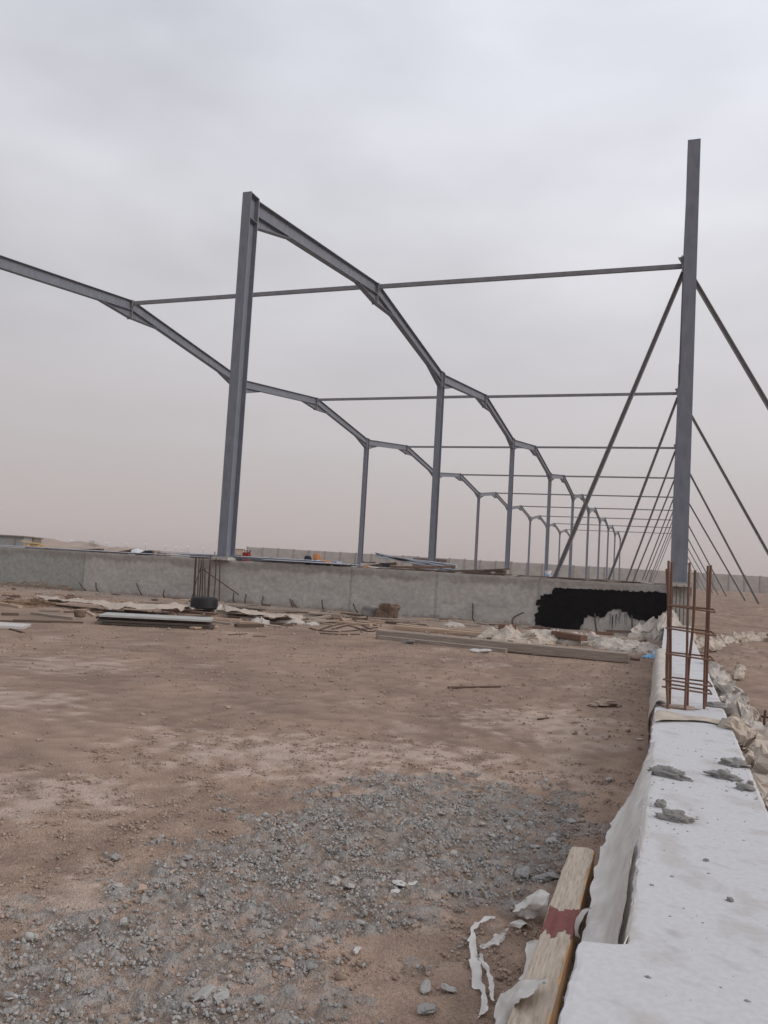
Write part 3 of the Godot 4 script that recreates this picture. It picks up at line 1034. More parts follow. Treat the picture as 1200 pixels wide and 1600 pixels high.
func make_cage():
	var P := Vector3(-0.060, 0.250, 8.324)
	var root := base("rebar_cage", "rusty rebar cage standing up from the white foundation", "rebar cage", P)
	# foot and top of each bar, relative to P
	var bars := [[Vector3(-0.136, 0.250, 8.404), Vector3(-0.153, 0.935, 8.330)], [Vector3(-0.128, 0.250, 8.293), Vector3(-0.139, 0.928, 8.420)], [Vector3(-0.131, 0.250, 8.420), Vector3(-0.161, 0.896, 8.280)], [Vector3(-0.061, 0.250, 8.406), Vector3(-0.057, 0.933, 8.250)], [Vector3(-0.047, 0.250, 8.230), Vector3(-0.037, 0.894, 8.450)], [Vector3(0.025, 0.250, 8.300), Vector3(0.027, 0.923, 8.200)], [Vector3(0.034, 0.250, 8.210), Vector3(0.037, 0.925, 8.270)]]
	for b in bars:
		var a: Vector3 = b[0] - P - Vector3(0, .03, 0)
		var t: Vector3 = b[1] - P
		var st := begin()
		var w := rng.randf_range(-.008, .008)
		tube(st, smooth_path([a, a.lerp(t, .3) + Vector3(w, 0, 0), a.lerp(t, .65) - Vector3(w, 0, 0), t], 4), .0062, .0062, 8)
		build(st, "bar", M.rust, root)
	var lv := [[948.5, -.006], [985.5, .0], [1026, .004], [1067, .01], [1073, -.01]]
	for l in lv:
		var y: float = (P.y + (1106.0 - l[0]) * .003018) - P.y
		var pts := []
		for c in [Vector3(-.095, y + .006, .06), Vector3(-.085, y + .004, -.07), Vector3(.10, y - .006, -.10), Vector3(.108, y - .012, .03), Vector3(-.105, y + .004, .075)]:
			pts.append(c + Vector3(rng.randf_range(-.006, .006) + .03 * y, rng.randf_range(-.004, .004) + l[1], rng.randf_range(-.006, .006)))
		var st := begin()
		tube(st, pts, .0044, .0044, 7)
		build(st, "hoop", M.rust, root)
	# starter bars in front of the second column
	var Q := Vector3(-7.62, .06, .32)
	root = base("starter_bars", "bundle of thin starter bars before the plinth under a column", "starter bars", Q)
	for q in [[312, 313.5, .32], [318.5, 319, .4], [321, 322.5, .3], [324, 325, .42], [328, 327.5, .34], [335, 337.5, .3], [341.5, 343, .4], [347, 349.5, .34], [354.5, 354, .3]]:
		var st := begin()
		var ux: float = -7.62 + (q[0] - 335.0) * .0118
		var tx: float = -7.62 + (q[1] - 335.0) * .0118 - .035
		tube(st, [Vector3(ux, -.02, q[2]) - Q, Vector3((ux + tx) * .5 + rng.randf_range(-.008, .008), .42, q[2]) - Q, Vector3(tx, .80 + rng.randf_range(-.02, .04), q[2]) - Q], .0105, .0105, 6)
		build(st, "bar", M.rod, root)
	for y in [.10, .14]:
		var st := begin()
		tube(st, [Vector3(-.30, y - .06, .03), Vector3(-.05, y - .05, -.01)], .006)
		build(st, "cross_wire", M.rod, root)
	var st2 := begin()
	tube(st2, smooth_path([Vector3(-.12, .56, .03), Vector3(.2, .40, .06), Vector3(.68, .17, .12)], 4), .010, .009, 6)
	build(st2, "slanted_bar", M.rod, root)
	for q in [[-.28, .0, -.17, .62], [.02, .02, -.10, .58]]:
		st2 = begin()
		tube(st2, [Vector3(q[0], -.08, .07), Vector3((q[0] + q[2]) * .5, q[3] * .5, .04), Vector3(q[2], q[3], -.02)], .009, .009, 6)
		build(st2, "leaning_bar", M.rod, root)

# ------------------------------------------------------------------ sheeting
func sheet(called: String, label: String, cat: String, mesh: ArrayMesh, m: Material, group := ""):
	var o := build(mesh, called, m)
	tag(o, label, cat, group)
	return o

func make_sheeting():
	# film pulled over the near left edge of the foundation
	sheet("plastic_film", "wide white plastic film hanging from the foundation beside the log", "plastic film", film([
		[Vector3(-.178, .258, 9.25), Vector3(-.198, .22, 9.25), Vector3(-.205, .17, 9.25), Vector3(-.21, .12, 9.25)],
		[Vector3(-.182, .258, 9.75), Vector3(-.212, .225, 9.74), Vector3(-.235, .17, 9.72), Vector3(-.255, .135, 9.70)],
		[Vector3(-.185, .258, 10.2), Vector3(-.225, .20, 10.18), Vector3(-.262, .13, 10.14), Vector3(-.300, .10, 10.06)],
		[Vector3(-.190, .258, 10.55), Vector3(-.225, .16, 10.52), Vector3(-.262, .08, 10.48), Vector3(-.305, .06, 10.40)],
		[Vector3(-.192, .258, 10.86), Vector3(-.222, .15, 10.86), Vector3(-.250, .05, 10.84), Vector3(-.300, .03, 10.78)],
		[Vector3(-.196, .258, 11.02), Vector3(-.222, .12, 11.02), Vector3(-.240, .03, 11.02), Vector3(-.285, .015, 11.0)]], 60, 26, .012, 5.0, .008, .003, 3), M.film)
	sheet("plastic_film", "folded back flap of plastic film against the foundation", "plastic film", film([
		[Vector3(-.203, .245, 10.45), Vector3(-.212, .19, 10.44), Vector3(-.224, .14, 10.42)],
		[Vector3(-.204, .245, 10.75), Vector3(-.222, .17, 10.74), Vector3(-.238, .10, 10.72)],
		[Vector3(-.208, .245, 11.02), Vector3(-.226, .15, 11.02), Vector3(-.236, .05, 11.02)]], 30, 14, .006, 3.0, .006, .003, 5), M.film)
	# scraps torn off beside the log
	sheet("plastic_film", "crumpled cream plastic scrap beside the log end", "plastic film", film([
		[Vector3(-0.482, 0.010, 10.429), Vector3(-0.453, 0.010, 10.422), Vector3(-0.399, 0.010, 10.378)], [Vector3(-0.473, 0.030, 10.442), Vector3(-0.434, 0.050, 10.424), Vector3(-0.392, 0.040, 10.400)], [Vector3(-0.464, 0.030, 10.389), Vector3(-0.434, 0.050, 10.361), Vector3(-0.408, 0.060, 10.368)]], 22, 22, .018, 8.0, .012, .003, 8), M.film)
	sheet("plastic_film", "white plastic scrap flap in front of the crumpled scrap", "plastic film", film([
		[Vector3(-0.476, 0.010, 10.479), Vector3(-0.447, 0.010, 10.480)], [Vector3(-0.466, 0.020, 10.478), Vector3(-0.435, 0.020, 10.466)], [Vector3(-0.456, 0.010, 10.431), Vector3(-0.422, 0.005, 10.454)]], 16, 12, .006, 6.0, .008, .003, 9), M.film)
	sheet("plastic_film", "long shredded plastic strip curving over the dirt", "plastic film", film([
		[Vector3(-0.508, 0.010, 10.454), Vector3(-0.508, 0.012, 10.448)], [Vector3(-0.528, 0.020, 10.494), Vector3(-0.537, 0.020, 10.484)], [Vector3(-0.537, 0.020, 10.551), Vector3(-0.545, 0.020, 10.555)], [Vector3(-0.514, 0.020, 10.635), Vector3(-0.527, 0.015, 10.655)], [Vector3(-0.471, 0.020, 10.763), Vector3(-0.496, 0.010, 10.748)], [Vector3(-0.440, 0.015, 10.866), Vector3(-0.460, 0.012, 10.820)], [Vector3(-0.447, 0.010, 10.878), Vector3(-0.456, 0.006, 10.886)]], 50, 8, .010, 9.0, .012, .003, 11), M.film)
	sheet("plastic_film", "second shredded plastic strand beside the long strip", "plastic film", film([
		[Vector3(-0.507, 0.015, 10.645), Vector3(-0.500, 0.020, 10.650)], [Vector3(-0.479, 0.020, 10.725), Vector3(-0.471, 0.025, 10.724)], [Vector3(-0.452, 0.018, 10.790), Vector3(-0.447, 0.020, 10.779)], [Vector3(-0.440, 0.010, 10.826), Vector3(-0.437, 0.010, 10.820)]], 34, 6, .008, 9.0, .010, .003, 12), M.film)
	sheet("plastic_film", "torn plastic piece with a notch inside the strip's curve", "plastic film", film([
		[Vector3(-0.522, 0.010, 10.588), Vector3(-0.510, 0.005, 10.616)], [Vector3(-0.499, 0.018, 10.589), Vector3(-0.492, 0.010, 10.600)], [Vector3(-0.489, 0.020, 10.548), Vector3(-0.476, 0.012, 10.576)], [Vector3(-0.468, 0.010, 10.505), Vector3(-0.477, 0.008, 10.529)]], 24, 10, .012, 10.0, .012, .003, 13), M.film)
	sheet("plastic_film", "plastic film flap standing against the side of the log", "plastic film", film([
		[Vector3(-0.417, 0.030, 10.578), Vector3(-0.384, 0.055, 10.616)], [Vector3(-0.405, 0.030, 10.667), Vector3(-0.377, 0.050, 10.700)], [Vector3(-0.400, 0.020, 10.743), Vector3(-0.379, 0.040, 10.777)]], 20, 10, .006, 4.0, .008, .003, 14), M.film)
	sheet("plastic_film", "twisted film tail folded across the top of the log", "plastic film", film([
		[Vector3(-0.422, 0.015, 10.904), Vector3(-0.388, 0.020, 10.898)], [Vector3(-0.427, 0.030, 10.855), Vector3(-0.387, 0.050, 10.913)], [Vector3(-0.403, 0.060, 10.859), Vector3(-0.371, 0.075, 10.930)], [Vector3(-0.369, 0.085, 10.859), Vector3(-0.352, 0.090, 10.911)], [Vector3(-0.342, 0.088, 10.842), Vector3(-0.344, 0.086, 10.859)]], 30, 14, .012, 8.0, .012, .003, 15), M.film)
	sheet("plastic_film", "curled film corner stuck to the red painted part of the log", "plastic film", film([
		[Vector3(-0.289, 0.070, 10.404), Vector3(-0.295, 0.075, 10.444)], [Vector3(-0.303, 0.075, 10.501), Vector3(-0.316, 0.085, 10.520)], [Vector3(-0.311, 0.060, 10.538), Vector3(-0.319, 0.080, 10.552)], [Vector3(-0.304, 0.035, 10.533), Vector3(-0.316, 0.055, 10.562)]], 22, 10, .006, 4.0, .008, .003, 16), M.film)
	# cream sheeting along the far part of the foundation
	sheet("cloth_strip", "cream sheeting turned over the strip's edge behind the cage, dirt side", "sheeting", film([
		[Vector3(-0.223, 0.265, 5.372), Vector3(-0.159, 0.270, 5.229), Vector3(-0.233, 0.060, 3.131)], [Vector3(-0.204, 0.265, 6.777), Vector3(-0.145, 0.268, 6.621), Vector3(-0.230, 0.060, 4.726)], [Vector3(-0.193, 0.262, 7.775), Vector3(-0.138, 0.264, 7.658), Vector3(-0.224, 0.060, 6.128)], [Vector3(-0.185, 0.262, 8.381), Vector3(-0.140, 0.264, 8.273), Vector3(-0.216, 0.060, 7.038)]].map(func(r): return [r[1] + Vector3(0, .004, 0), r[0] + Vector3(-.004, .006, 0), (r[0] + Vector3(r[2].x, r[2].y, r[0].z)) * .5 + Vector3(-.02, 0, 0), Vector3(r[0].x - .03, .05, r[0].z)]), 60, 20, .012, 2.5, .015, .003, 21), M.cloth_white)
	sheet("cloth_strip", "cream cloth folded across the foundation in front of the cage", "sheeting", film([
		[Vector3(-0.187, 0.255, 8.575), Vector3(-0.188, 0.258, 8.876)], [Vector3(-0.158, 0.262, 8.562), Vector3(-0.161, 0.258, 8.824)], [Vector3(-0.053, 0.262, 8.631), Vector3(-0.055, 0.256, 8.733)], [Vector3(0.049, 0.260, 8.648), Vector3(0.046, 0.255, 8.719)], [Vector3(0.108, 0.262, 8.718), Vector3(0.108, 0.262, 8.829)], [Vector3(0.184, 0.200, 8.451), Vector3(0.186, 0.200, 8.609)]], 46, 12, .007, 3.0, .006, -1.0, 22), M.cloth)
	var st := begin()
	tube(st, smooth_path([Vector3(0.163, 0.230, 5.827), Vector3(0.195, 0.200, 6.392), Vector3(0.222, 0.170, 6.980), Vector3(0.236, 0.140, 7.302), Vector3(0.223, 0.150, 7.898)], 13), .040, .055, 22)
	tag(build(crumple(st.commit(), .055, 4.5), "bunched_cloth", M.cloth_white), "bunched whitish cloth along the outer side of the foundation", "cloth")
	st = begin()
	tube(st, smooth_path([Vector3(0.282, 0.060, 6.107), Vector3(0.301, 0.070, 6.733), Vector3(0.314, 0.060, 7.028), Vector3(0.317, 0.050, 7.248)], 12), .035, .045, 20)
	tag(build(crumple(st.commit(), .05, 5.0), "bunched_cloth", M.cloth), "small cream cloth wad on the dirt beside the bunched cloth", "cloth")
	st = begin()
	tube(st, smooth_path([Vector3(0.104, 0.255, 8.773), Vector3(0.160, 0.220, 8.681), Vector3(0.208, 0.180, 8.702), Vector3(0.200, 0.170, 9.034), Vector3(0.187, 0.170, 9.439), Vector3(0.172, 0.170, 9.855)], 13), .030, .045, 20)
	tag(build(crumple(st.commit(), .05, 5.0), "bunched_cloth", M.cloth), "heavy cream cloth gathered along the edge beside the mortar droppings", "cloth")
	st = begin()
	tube(st, smooth_path([Vector3(0.223, 0.120, 7.910), Vector3(0.294, 0.120, 7.934), Vector3(0.354, 0.100, 7.922), Vector3(0.455, 0.080, 7.915)], 13), .045, .05, 20)
	tag(build(crumple(st.commit(), .05, 4.0), "bunched_cloth", M.cloth_white), "loose cream cloth wad behind the heavy gathered cloth", "cloth")
	st = begin()
	tube(st, smooth_path([Vector3(0.284, 0.060, 8.088), Vector3(0.278, 0.060, 8.520), Vector3(0.268, 0.050, 9.030)], 13), .05, .05, 20)
	tag(build(crumple(st.commit(), .05, 4.0), "bunched_cloth", M.cloth), "cream cloth wad on the dirt below the heavy gathered cloth", "cloth")
	# heaps of tarpaulin and sacking along the foot of the plinth
	var heaps := [
		[Vector3(-0.155, 0.000, 0.086), .42, .85, .1, .40, .07, "tall cream tarpaulin heap at the plinth corner behind the cage", M.cloth_white],
		[Vector3(-0.451, 0.000, 2.265), .35, .30, .2, .10, .06, "flat cream tarpaulin tail beside the blue bag", M.cloth_white],
		[Vector3(-1.963, 0.000, 2.113), .50, .38, .0, .20, .05, "arched cream tarpaulin mound over a brown box", M.cloth],
		[Vector3(-1.453, -0.000, 1.956), .42, .30, .1, .15, .06, "crumpled cream sack beside the arched mound", M.cloth_white],
		[Vector3(-1.088, -0.000, 1.969), .40, .28, -.1, .13, .06, "crumpled cream sack between two others at the black patch", M.cloth],
		[Vector3(-0.740, 0.000, 2.096), .42, .28, .0, .14, .06, "crumpled cream sack close to the plinth corner", M.cloth_white],
		[Vector3(-3.011, 0.000, 1.250), .16, .12, .3, .08, .03, "small pale sack standing beside the long timbers", M.cloth_white],
		[Vector3(-6.558, 0.000, 1.624), .20, .22, .3, .10, .06, "white crumpled bag next to the black tub", M.cloth_white],
		[Vector3(0.425, 0.000, 3.918), .12, .10, .0, .02, .02, "flat cloth scrap beside the rolled cloth", M.cloth],
		[Vector3(-4.812, 0.000, 2.472), .30, .13, .05, .07, .03, "pale cloth bundle among scrap wood", M.cloth_white],
		[Vector3(-5.183, 0.000, 2.902), .12, .12, .0, .11, .05, "grey white cloth tuft on a scrap wood pile", M.cloth_white]]
	var k := 0
	for h in heaps:
		var c: Vector3 = h[0]
		c.y = hgt(c.x, c.z)
		sheet("tarpaulin_heap", h[6], "tarpaulin", heap(c, h[1], h[2], h[3], h[4], h[5], 60 + k), h[7])
		k += 1
	# long pale strip of sheeting left of the black tub
	sheet("cloth_strip", "long pale strip of sheeting trailing to the black tub", "sheeting", film([
		[Vector3(-9.368, 0.070, 2.404), Vector3(-8.909, 0.070, 2.898)], [Vector3(-8.704, 0.080, 2.694), Vector3(-8.300, 0.070, 3.149)], [Vector3(-8.213, 0.090, 2.724), Vector3(-7.800, 0.070, 3.213)], [Vector3(-7.758, 0.090, 2.796), Vector3(-7.337, 0.070, 3.320)], [Vector3(-7.355, 0.100, 2.819), Vector3(-6.895, 0.070, 3.422)], [Vector3(-7.037, 0.100, 2.663), Vector3(-6.595, 0.070, 3.279)], [Vector3(-6.899, 0.110, 2.316), Vector3(-6.519, 0.080, 2.875)], [Vector3(-7.072, 0.100, 1.596), Vector3(-6.724, 0.080, 2.131)]], 90, 14, .06, 1.4, .05, .004, 31), M.cloth_dusty)
	sheet("cloth_strip", "thin pale strip of sheeting running away from the white bag", "sheeting", film([
		[Vector3(-6.347, 0.080, 1.860), Vector3(-5.907, 0.080, 2.602)], [Vector3(-5.873, 0.080, 1.979), Vector3(-5.546, 0.070, 2.567)], [Vector3(-5.346, 0.080, 2.195), Vector3(-5.116, 0.070, 2.641)], [Vector3(-5.023, 0.080, 2.039), Vector3(-4.860, 0.070, 2.380)]], 50, 10, .05, 1.4, .04, .004, 32), M.cloth_dusty)
	# rolled cloth on the outside dirt
	st = begin()
	tube(st, smooth_path([Vector3(0.066, 0.070, 1.993), Vector3(0.274, 0.080, 1.781), Vector3(0.522, 0.070, 0.538), Vector3(0.829, 0.070, -0.378), Vector3(1.182, 0.060, -1.434), Vector3(1.542, 0.060, -1.440), Vector3(2.111, 0.050, -1.435)], 12), .085, .07, 20)
	var o := build(crumple(st.commit(), .075, 2.6), "cloth_roll", M.cloth)
	tag(o, "long twisted roll of cream cloth on the outside dirt", "cloth roll")
	st = begin()
	tube(st, smooth_path([Vector3(0.193, 0.120, 4.979), Vector3(0.290, 0.060, 4.512), Vector3(0.390, 0.045, 4.439), Vector3(0.467, 0.060, 4.401), Vector3(0.523, 0.060, 3.937)], 10), .030, .034, 18)
	o = build(crumple(st.commit(), .04, 6.0), "cloth_roll", M.cloth)
	tag(o, "short crumpled cream cloth roll beside the foundation", "cloth roll")

func crumple(m: ArrayMesh, amp: float, freq: float) -> ArrayMesh:
	var f := FastNoiseLite.new()
	f.seed = 77
	f.frequency = freq
	f.fractal_octaves = 2
	var arr := m.surface_get_arrays(0)
	var st := begin()
	st.set_smooth_group(-1)
	for v in arr[Mesh.ARRAY_VERTEX]:
		var w: Vector3 = v * 2.0
		var p: Vector3 = v + Vector3(f.get_noise_3dv(w), 1.3 * f.get_noise_3dv(w + Vector3(9, 0, 0)) - .25, f.get_noise_3dv(w + Vector3(0, 9, 0))) * amp * 1.25
		p += Vector3(f.get_noise_3dv(w * 2.7), f.get_noise_3dv(w * 2.7 + Vector3(9, 0, 0)), f.get_noise_3dv(w * 2.7 + Vector3(0, 9, 0))) * amp * .5
		p.y = maxf(p.y, hgt(p.x, p.z) + .003)
		st.add_vertex(p)
	st.generate_normals()
	return st.commit()

# ------------------------------------------------------------------ timber and scrap
func timber(called: String, label: String, cat: String, a: Vector3, b: Vector3, w: float, h: float, m: Material, group := "", lift := 0.0, parts := []):
	a.y = hgt(a.x, a.z) + lift
	b.y = hgt(b.x, b.z) + lift
	var o := Node3D.new()
	var L := a.distance_to(b)
	var st := begin()
	bar(st, Vector3(-L / 2, h / 2, 0), Vector3(L / 2, h / 2, 0), Vector3(0, h / 2, 0), Vector3(0, 0, w / 2), .14)
	var mi := build(st, called, m)
	var x := (b - a).normalized()
	var z := x.cross(Vector3.UP).normalized()
	mi.basis = Basis(x, z.cross(x).normalized(), z)
	mi.position = (a + b) / 2.0
	tag(mi, label, cat, group)
	o.free()
	return mi

func stick(label: String, pts: Array, r: float, m: Material, group: String, called := "scrap_stick", cat := "stick"):
	for i in pts.size(): pts[i].y += hgt(pts[i].x, pts[i].z) + r * .7
	var st := begin()
	tube(st, smooth_path(pts, 4), r, r * .7, 6)
	var o := build(st, called, m)
	tag(o, label, cat, group)

func make_scrap():
	timber("timber", "long square timber lying between the sacks and the open dirt", "timber", Vector3(-3.307, 0.050, 3.580), Vector3(-0.505, 0.050, 3.854), .10, .10, M.wood_grey)
	timber("timber", "weathered plank with a broken end before the long timber", "timber", Vector3(-3.261, 0.000, 3.657), Vector3(-1.753, 0.000, 3.809), .10, .045, M.wood_grey)
	timber("timber", "pinkish board behind the long timber, next to the stump", "timber", Vector3(-3.574, 0.030, 2.167), Vector3(-2.319, 0.030, 2.155), .09, .05, M.wood)
	timber("timber", "narrow pale board behind the pinkish board", "timber", Vector3(-3.648, 0.050, 1.816), Vector3(-2.888, 0.050, 1.999), .10, .04, M.wood)
	timber("timber", "thin dark batten showing under the end of the long timber", "timber", Vector3(-1.305, 0.000, 3.221), Vector3(-0.423, 0.000, 3.498), .06, .025, M.wood_red)
	timber("timber", "narrow pale board close to the foot of the plinth", "timber", Vector3(-4.817, 0.060, 2.053), Vector3(-3.930, 0.060, 2.122), .09, .03, M.wood)
	timber("timber", "flat brown board among the sacks by the black patch", "timber", Vector3(-1.495, 0.000, 2.007), Vector3(-1.102, 0.000, 2.309), .12, .07, M.wood_red, "", .06)
	timber("timber", "short brown batten leaning among the sacks", "timber", Vector3(-1.012, 0.000, 1.765), Vector3(-0.794, 0.000, 1.729), .05, .04, M.wood_red, "", .10)
	timber("timber", "thin brown batten on top of the sack at the corner", "timber", Vector3(-0.904, 0.000, 1.278), Vector3(-0.609, 0.000, 1.159), .05, .03, M.wood_dark, "", .09)
	# plywood stack
	var P := Vector3(-5.627, -0.000, 4.578)
	var stack := [[0.0, 0.0, 0.0, M.ply_dark, "bottom dark plywood sheet of the stack before the black tub"], [-.04, .03, .028, M.ply_dark, "second dark plywood sheet of the stack before the black tub"], [-.10, -.02, .056, M.wood_dark, "third brown plywood sheet of the stack before the black tub"], [-.02, .03, .084, M.ply, "pale top plywood sheet of the stack before the black tub"]]
	for s in stack:
		var a := Vector3(-6.193, -0.000, 4.886) + Vector3(s[0], 0, s[1] - .14)
		var b := Vector3(-5.098, 0.000, 4.335) + Vector3(s[0], 0, s[1] - .14)
		timber("plywood_sheet", s[4], "plywood", a, b, .42, .024, s[3], "plywood stack", s[2] + .004)
	timber("timber", "light lath sticking out from under the plywood stack", "timber", Vector3(-5.163, 0.000, 4.563), Vector3(-5.134, 0.000, 4.110), .08, .018, M.wood, "", .012)
	timber("concrete_sheet", "pale grey flat sheet half out of view on the dirt", "sheet", Vector3(-6.920, 0.000, 6.061), Vector3(-6.382, 0.000, 5.742), .35, .03, M.stone_pale)
	# thin planks and battens in the left part of the yard
	var g := "scrap battens along the plinth"
	for q in [[Vector3(-7.542, 0.000, 4.435), Vector3(-6.781, -0.000, 4.572), .05, 0, "long grey scrap batten lying near the dry brush"], [Vector3(-6.940, -0.000, 5.360), Vector3(-6.328, 0.000, 4.956), .03, 1, "long dark scrap batten lying near the dry brush"], [Vector3(-7.527, 0.000, 4.927), Vector3(-7.444, 0.000, 4.765), .05, 2, "short dark scrap batten lying near the dry brush"], [Vector3(-7.585, 0.000, 3.827), Vector3(-7.368, 0.000, 3.233), .03, 2, "long dark scrap batten lying beside the small dark brick"], [Vector3(-7.951, 0.000, 3.863), Vector3(-7.679, -0.000, 3.780), .05, 0, "thin grey scrap batten lying near the dry brush"], [Vector3(-7.673, 0.000, 3.507), Vector3(-7.715, 0.000, 3.043), .04, 3, "thin pale scrap batten lying beside the small dark brick"], [Vector3(-7.453, 0.000, 3.543), Vector3(-6.980, 0.000, 3.967), .04, 3, "short pale scrap batten lying beside the small dark brick"], [Vector3(-7.182, -0.000, 3.092), Vector3(-6.652, 0.000, 3.104), .06, 2, "thin dark scrap batten lying behind the plywood stack"], [Vector3(-6.347, 0.000, 3.395), Vector3(-6.109, 0.000, 3.164), .06, 2, "thin dark scrap batten lying behind the plywood stack"], [Vector3(-6.316, -0.000, 2.908), Vector3(-6.240, 0.000, 2.414), .03, 2, "thin dark scrap batten lying at the end of the plywood stack"], [Vector3(-5.865, 0.000, 2.926), Vector3(-5.547, 0.000, 2.765), .05, 3, "thin pale scrap batten lying at the end of the plywood stack"], [Vector3(-5.601, 0.000, 3.420), Vector3(-5.305, 0.000, 3.450), .05, 0, "thin grey scrap batten lying at the end of the plywood stack"], [Vector3(-5.131, 0.000, 3.657), Vector3(-4.952, 0.000, 3.299), .07, 2, "thin dark scrap batten lying beside the pale cloth bundle"], [Vector3(-5.345, 0.000, 3.171), Vector3(-5.097, 0.000, 3.114), .06, 3, "thin pale scrap batten lying beside the pale cloth bundle"], [Vector3(-5.133, 0.000, 2.819), Vector3(-4.842, 0.000, 2.874), .05, 2, "short dark scrap batten lying beside the pale cloth bundle"], [Vector3(-4.779, 0.000, 3.109), Vector3(-4.769, 0.000, 2.758), .05, 2, "short dark scrap batten lying beside the pale cloth bundle"], [Vector3(-5.339, 0.000, 2.196), Vector3(-4.971, 0.000, 1.968), .07, 3, "thin pale scrap batten lying beside the pale cloth bundle"], [Vector3(-4.908, 0.000, 2.061), Vector3(-4.797, 0.000, 1.455), .06, 0, "thin grey scrap batten lying by the bent rods"], [Vector3(-6.046, 0.000, 2.392), Vector3(-5.392, 0.000, 2.289), .04, 3, "long pale scrap batten lying beside the pale cloth bundle"], [Vector3(-4.535, 0.000, 2.020), Vector3(-4.383, 0.000, 1.168), .04, 3, "thin pale scrap batten lying by the bent rods"], [Vector3(-2.942, 0.000, 1.788), Vector3(-2.415, 0.000, 1.786), .05, 3, "thin pale scrap batten lying behind the long timber"], [Vector3(-3.486, 0.000, 1.790), Vector3(-2.947, 0.000, 2.092), .04, 2, "thin dark scrap batten lying behind the long timber"], [Vector3(-2.472, 0.000, 1.723), Vector3(-2.021, 0.000, 2.063), .04, 2, "thin dark scrap batten lying behind the long timber"], [Vector3(-1.375, 0.000, 1.739), Vector3(-1.278, 0.000, 1.108), .05, 2, "short dark scrap batten lying among the sacks"], [Vector3(-1.266, 0.000, 1.225), Vector3(-1.076, 0.000, 1.489), .04, 3, "short pale scrap batten lying among the sacks"], [Vector3(-0.544, 0.000, 1.763), Vector3(-0.423, 0.000, 1.172), .04, 2, "short dark scrap batten lying among the sacks"], [Vector3(-8.037, 0.000, 3.210), Vector3(-8.030, 0.000, 3.037), .03, 2, "short dark scrap batten lying beside the small dark brick"], [Vector3(-8.934, 0.000, 3.552), Vector3(-8.382, 0.000, 3.749), .06, 3, "thin pale scrap batten lying near the dry brush"]]:
		timber("scrap_batten", q[4], "batten", q[0], q[1], q[2], q[2] * .55, [M.wood_grey, M.wood_dark, M.wood_dark, M.wood][q[3]], g, .002)
	# broken boards between the tub and the wooden block
	for i in 26:
		var p := Vector3(rng.randf_range(-8.2, -3.4), 0, .7 + 2.0 * rng.randf())
		var a := rng.randf_range(-.35, .35) if i % 4 else rng.randf_range(-1.2, 1.2)
		var d := Vector3(cos(a), 0, sin(a)) * rng.randf_range(.14, .5)
		timber("broken_board", "%s broken board in the litter between black tub and wooden block" % ["grey", "dark brown", "pale", "weathered grey", "reddish"][i % 5], "board", p - d, p + d, rng.randf_range(.05, .13), rng.randf_range(.015, .035), [M.wood_grey, M.wood_dark, M.wood, M.wood_grey, M.wood_red][i % 5], "broken boards before the plinth", .002 + .03 * rng.randf() * float(i % 3 == 0))
	# splinters and offcuts strewn along the plinth foot
	for i in 110:
		var u := rng.randf_range(-11.5, -.7)
		var w := .35 + 2.6 * pow(rng.randf(), 1.3)
		if u < -7.2 or (u > -5.6 and u < -4.2): w *= 1.2
		var a := rng.randf_range(-.5, .5)
		var L := rng.randf_range(.03, .16)
		var p := Vector3(u, 0, w)
		var d := Vector3(cos(a), 0, sin(a)) * L
		timber("splinter", "small %s wood splinter strewn along the foot of the plinth" % ["grey", "dark brown", "pale", "reddish"][i % 4], "splinter", p - d, p + d, rng.randf_range(.015, .05), rng.randf_range(.012, .03), [M.wood_grey, M.wood_dark, M.wood, M.wood_red][i % 4], "splinters along the plinth foot", .001)
	g = "bent rods and twigs on the dirt"
	stick("dark rod bent in a long curve beside the concrete block", [Vector3(-4.420, 0.000, 3.032), Vector3(-4.175, 0.000, 3.263), Vector3(-3.924, 0.000, 3.043), Vector3(-3.790, 0.000, 2.244)], .010, M.rod, g)
	stick("straight dark rod in front of the curved rods", [Vector3(-4.027, 0.000, 3.595), Vector3(-3.819, 0.000, 3.501), Vector3(-3.633, 0.000, 3.309)], .009, M.rod, g)
	stick("dark rod arching behind the other bent rods", [Vector3(-4.214, 0.000, 3.176), Vector3(-4.354, 0.000, 2.445), Vector3(-4.212, 0.000, 1.868), Vector3(-3.879, 0.000, 2.050)], .010, M.rod, g)
	stick("wavy dark rod crossing the other bent rods", [Vector3(-4.147, 0.000, 2.929), Vector3(-4.170, 0.000, 2.329), Vector3(-3.695, 0.000, 2.858), Vector3(-3.680, 0.000, 2.546)], .010, M.rod, g)
	stick("short dark rod slanting to the concrete block", [Vector3(-4.517, 0.000, 1.396), Vector3(-4.055, 0.000, 2.151), Vector3(-3.774, 0.000, 2.532)], .009, M.rod, g)
	stick("single dark rod lying alone on open dirt", [Vector3(-1.608, 0.000, 6.776), Vector3(-1.480, 0.000, 6.628), Vector3(-1.299, 0.000, 6.433)], .010, M.rod, g)
	stick("short twig before the plywood end", [Vector3(-4.594, 0.000, 4.737), Vector3(-4.565, -0.000, 4.583), Vector3(-4.540, 0.000, 4.430)], .007, M.rod, g)
	stick("tiny straight twig beside the short twig", [Vector3(-4.388, 0.000, 4.573), Vector3(-4.293, 0.000, 4.445)], .007, M.rod, g)
	stick("crooked twig before the pale grey sheet", [Vector3(-6.326, 0.000, 6.031), Vector3(-6.199, 0.000, 6.078), Vector3(-5.976, 0.000, 6.203)], .010, M.rod, g)
	stick("long thin twig behind the pale grey sheet", [Vector3(-7.006, 0.000, 5.475), Vector3(-6.758, 0.000, 5.364), Vector3(-6.564, -0.000, 5.192)], .008, M.rod, g)
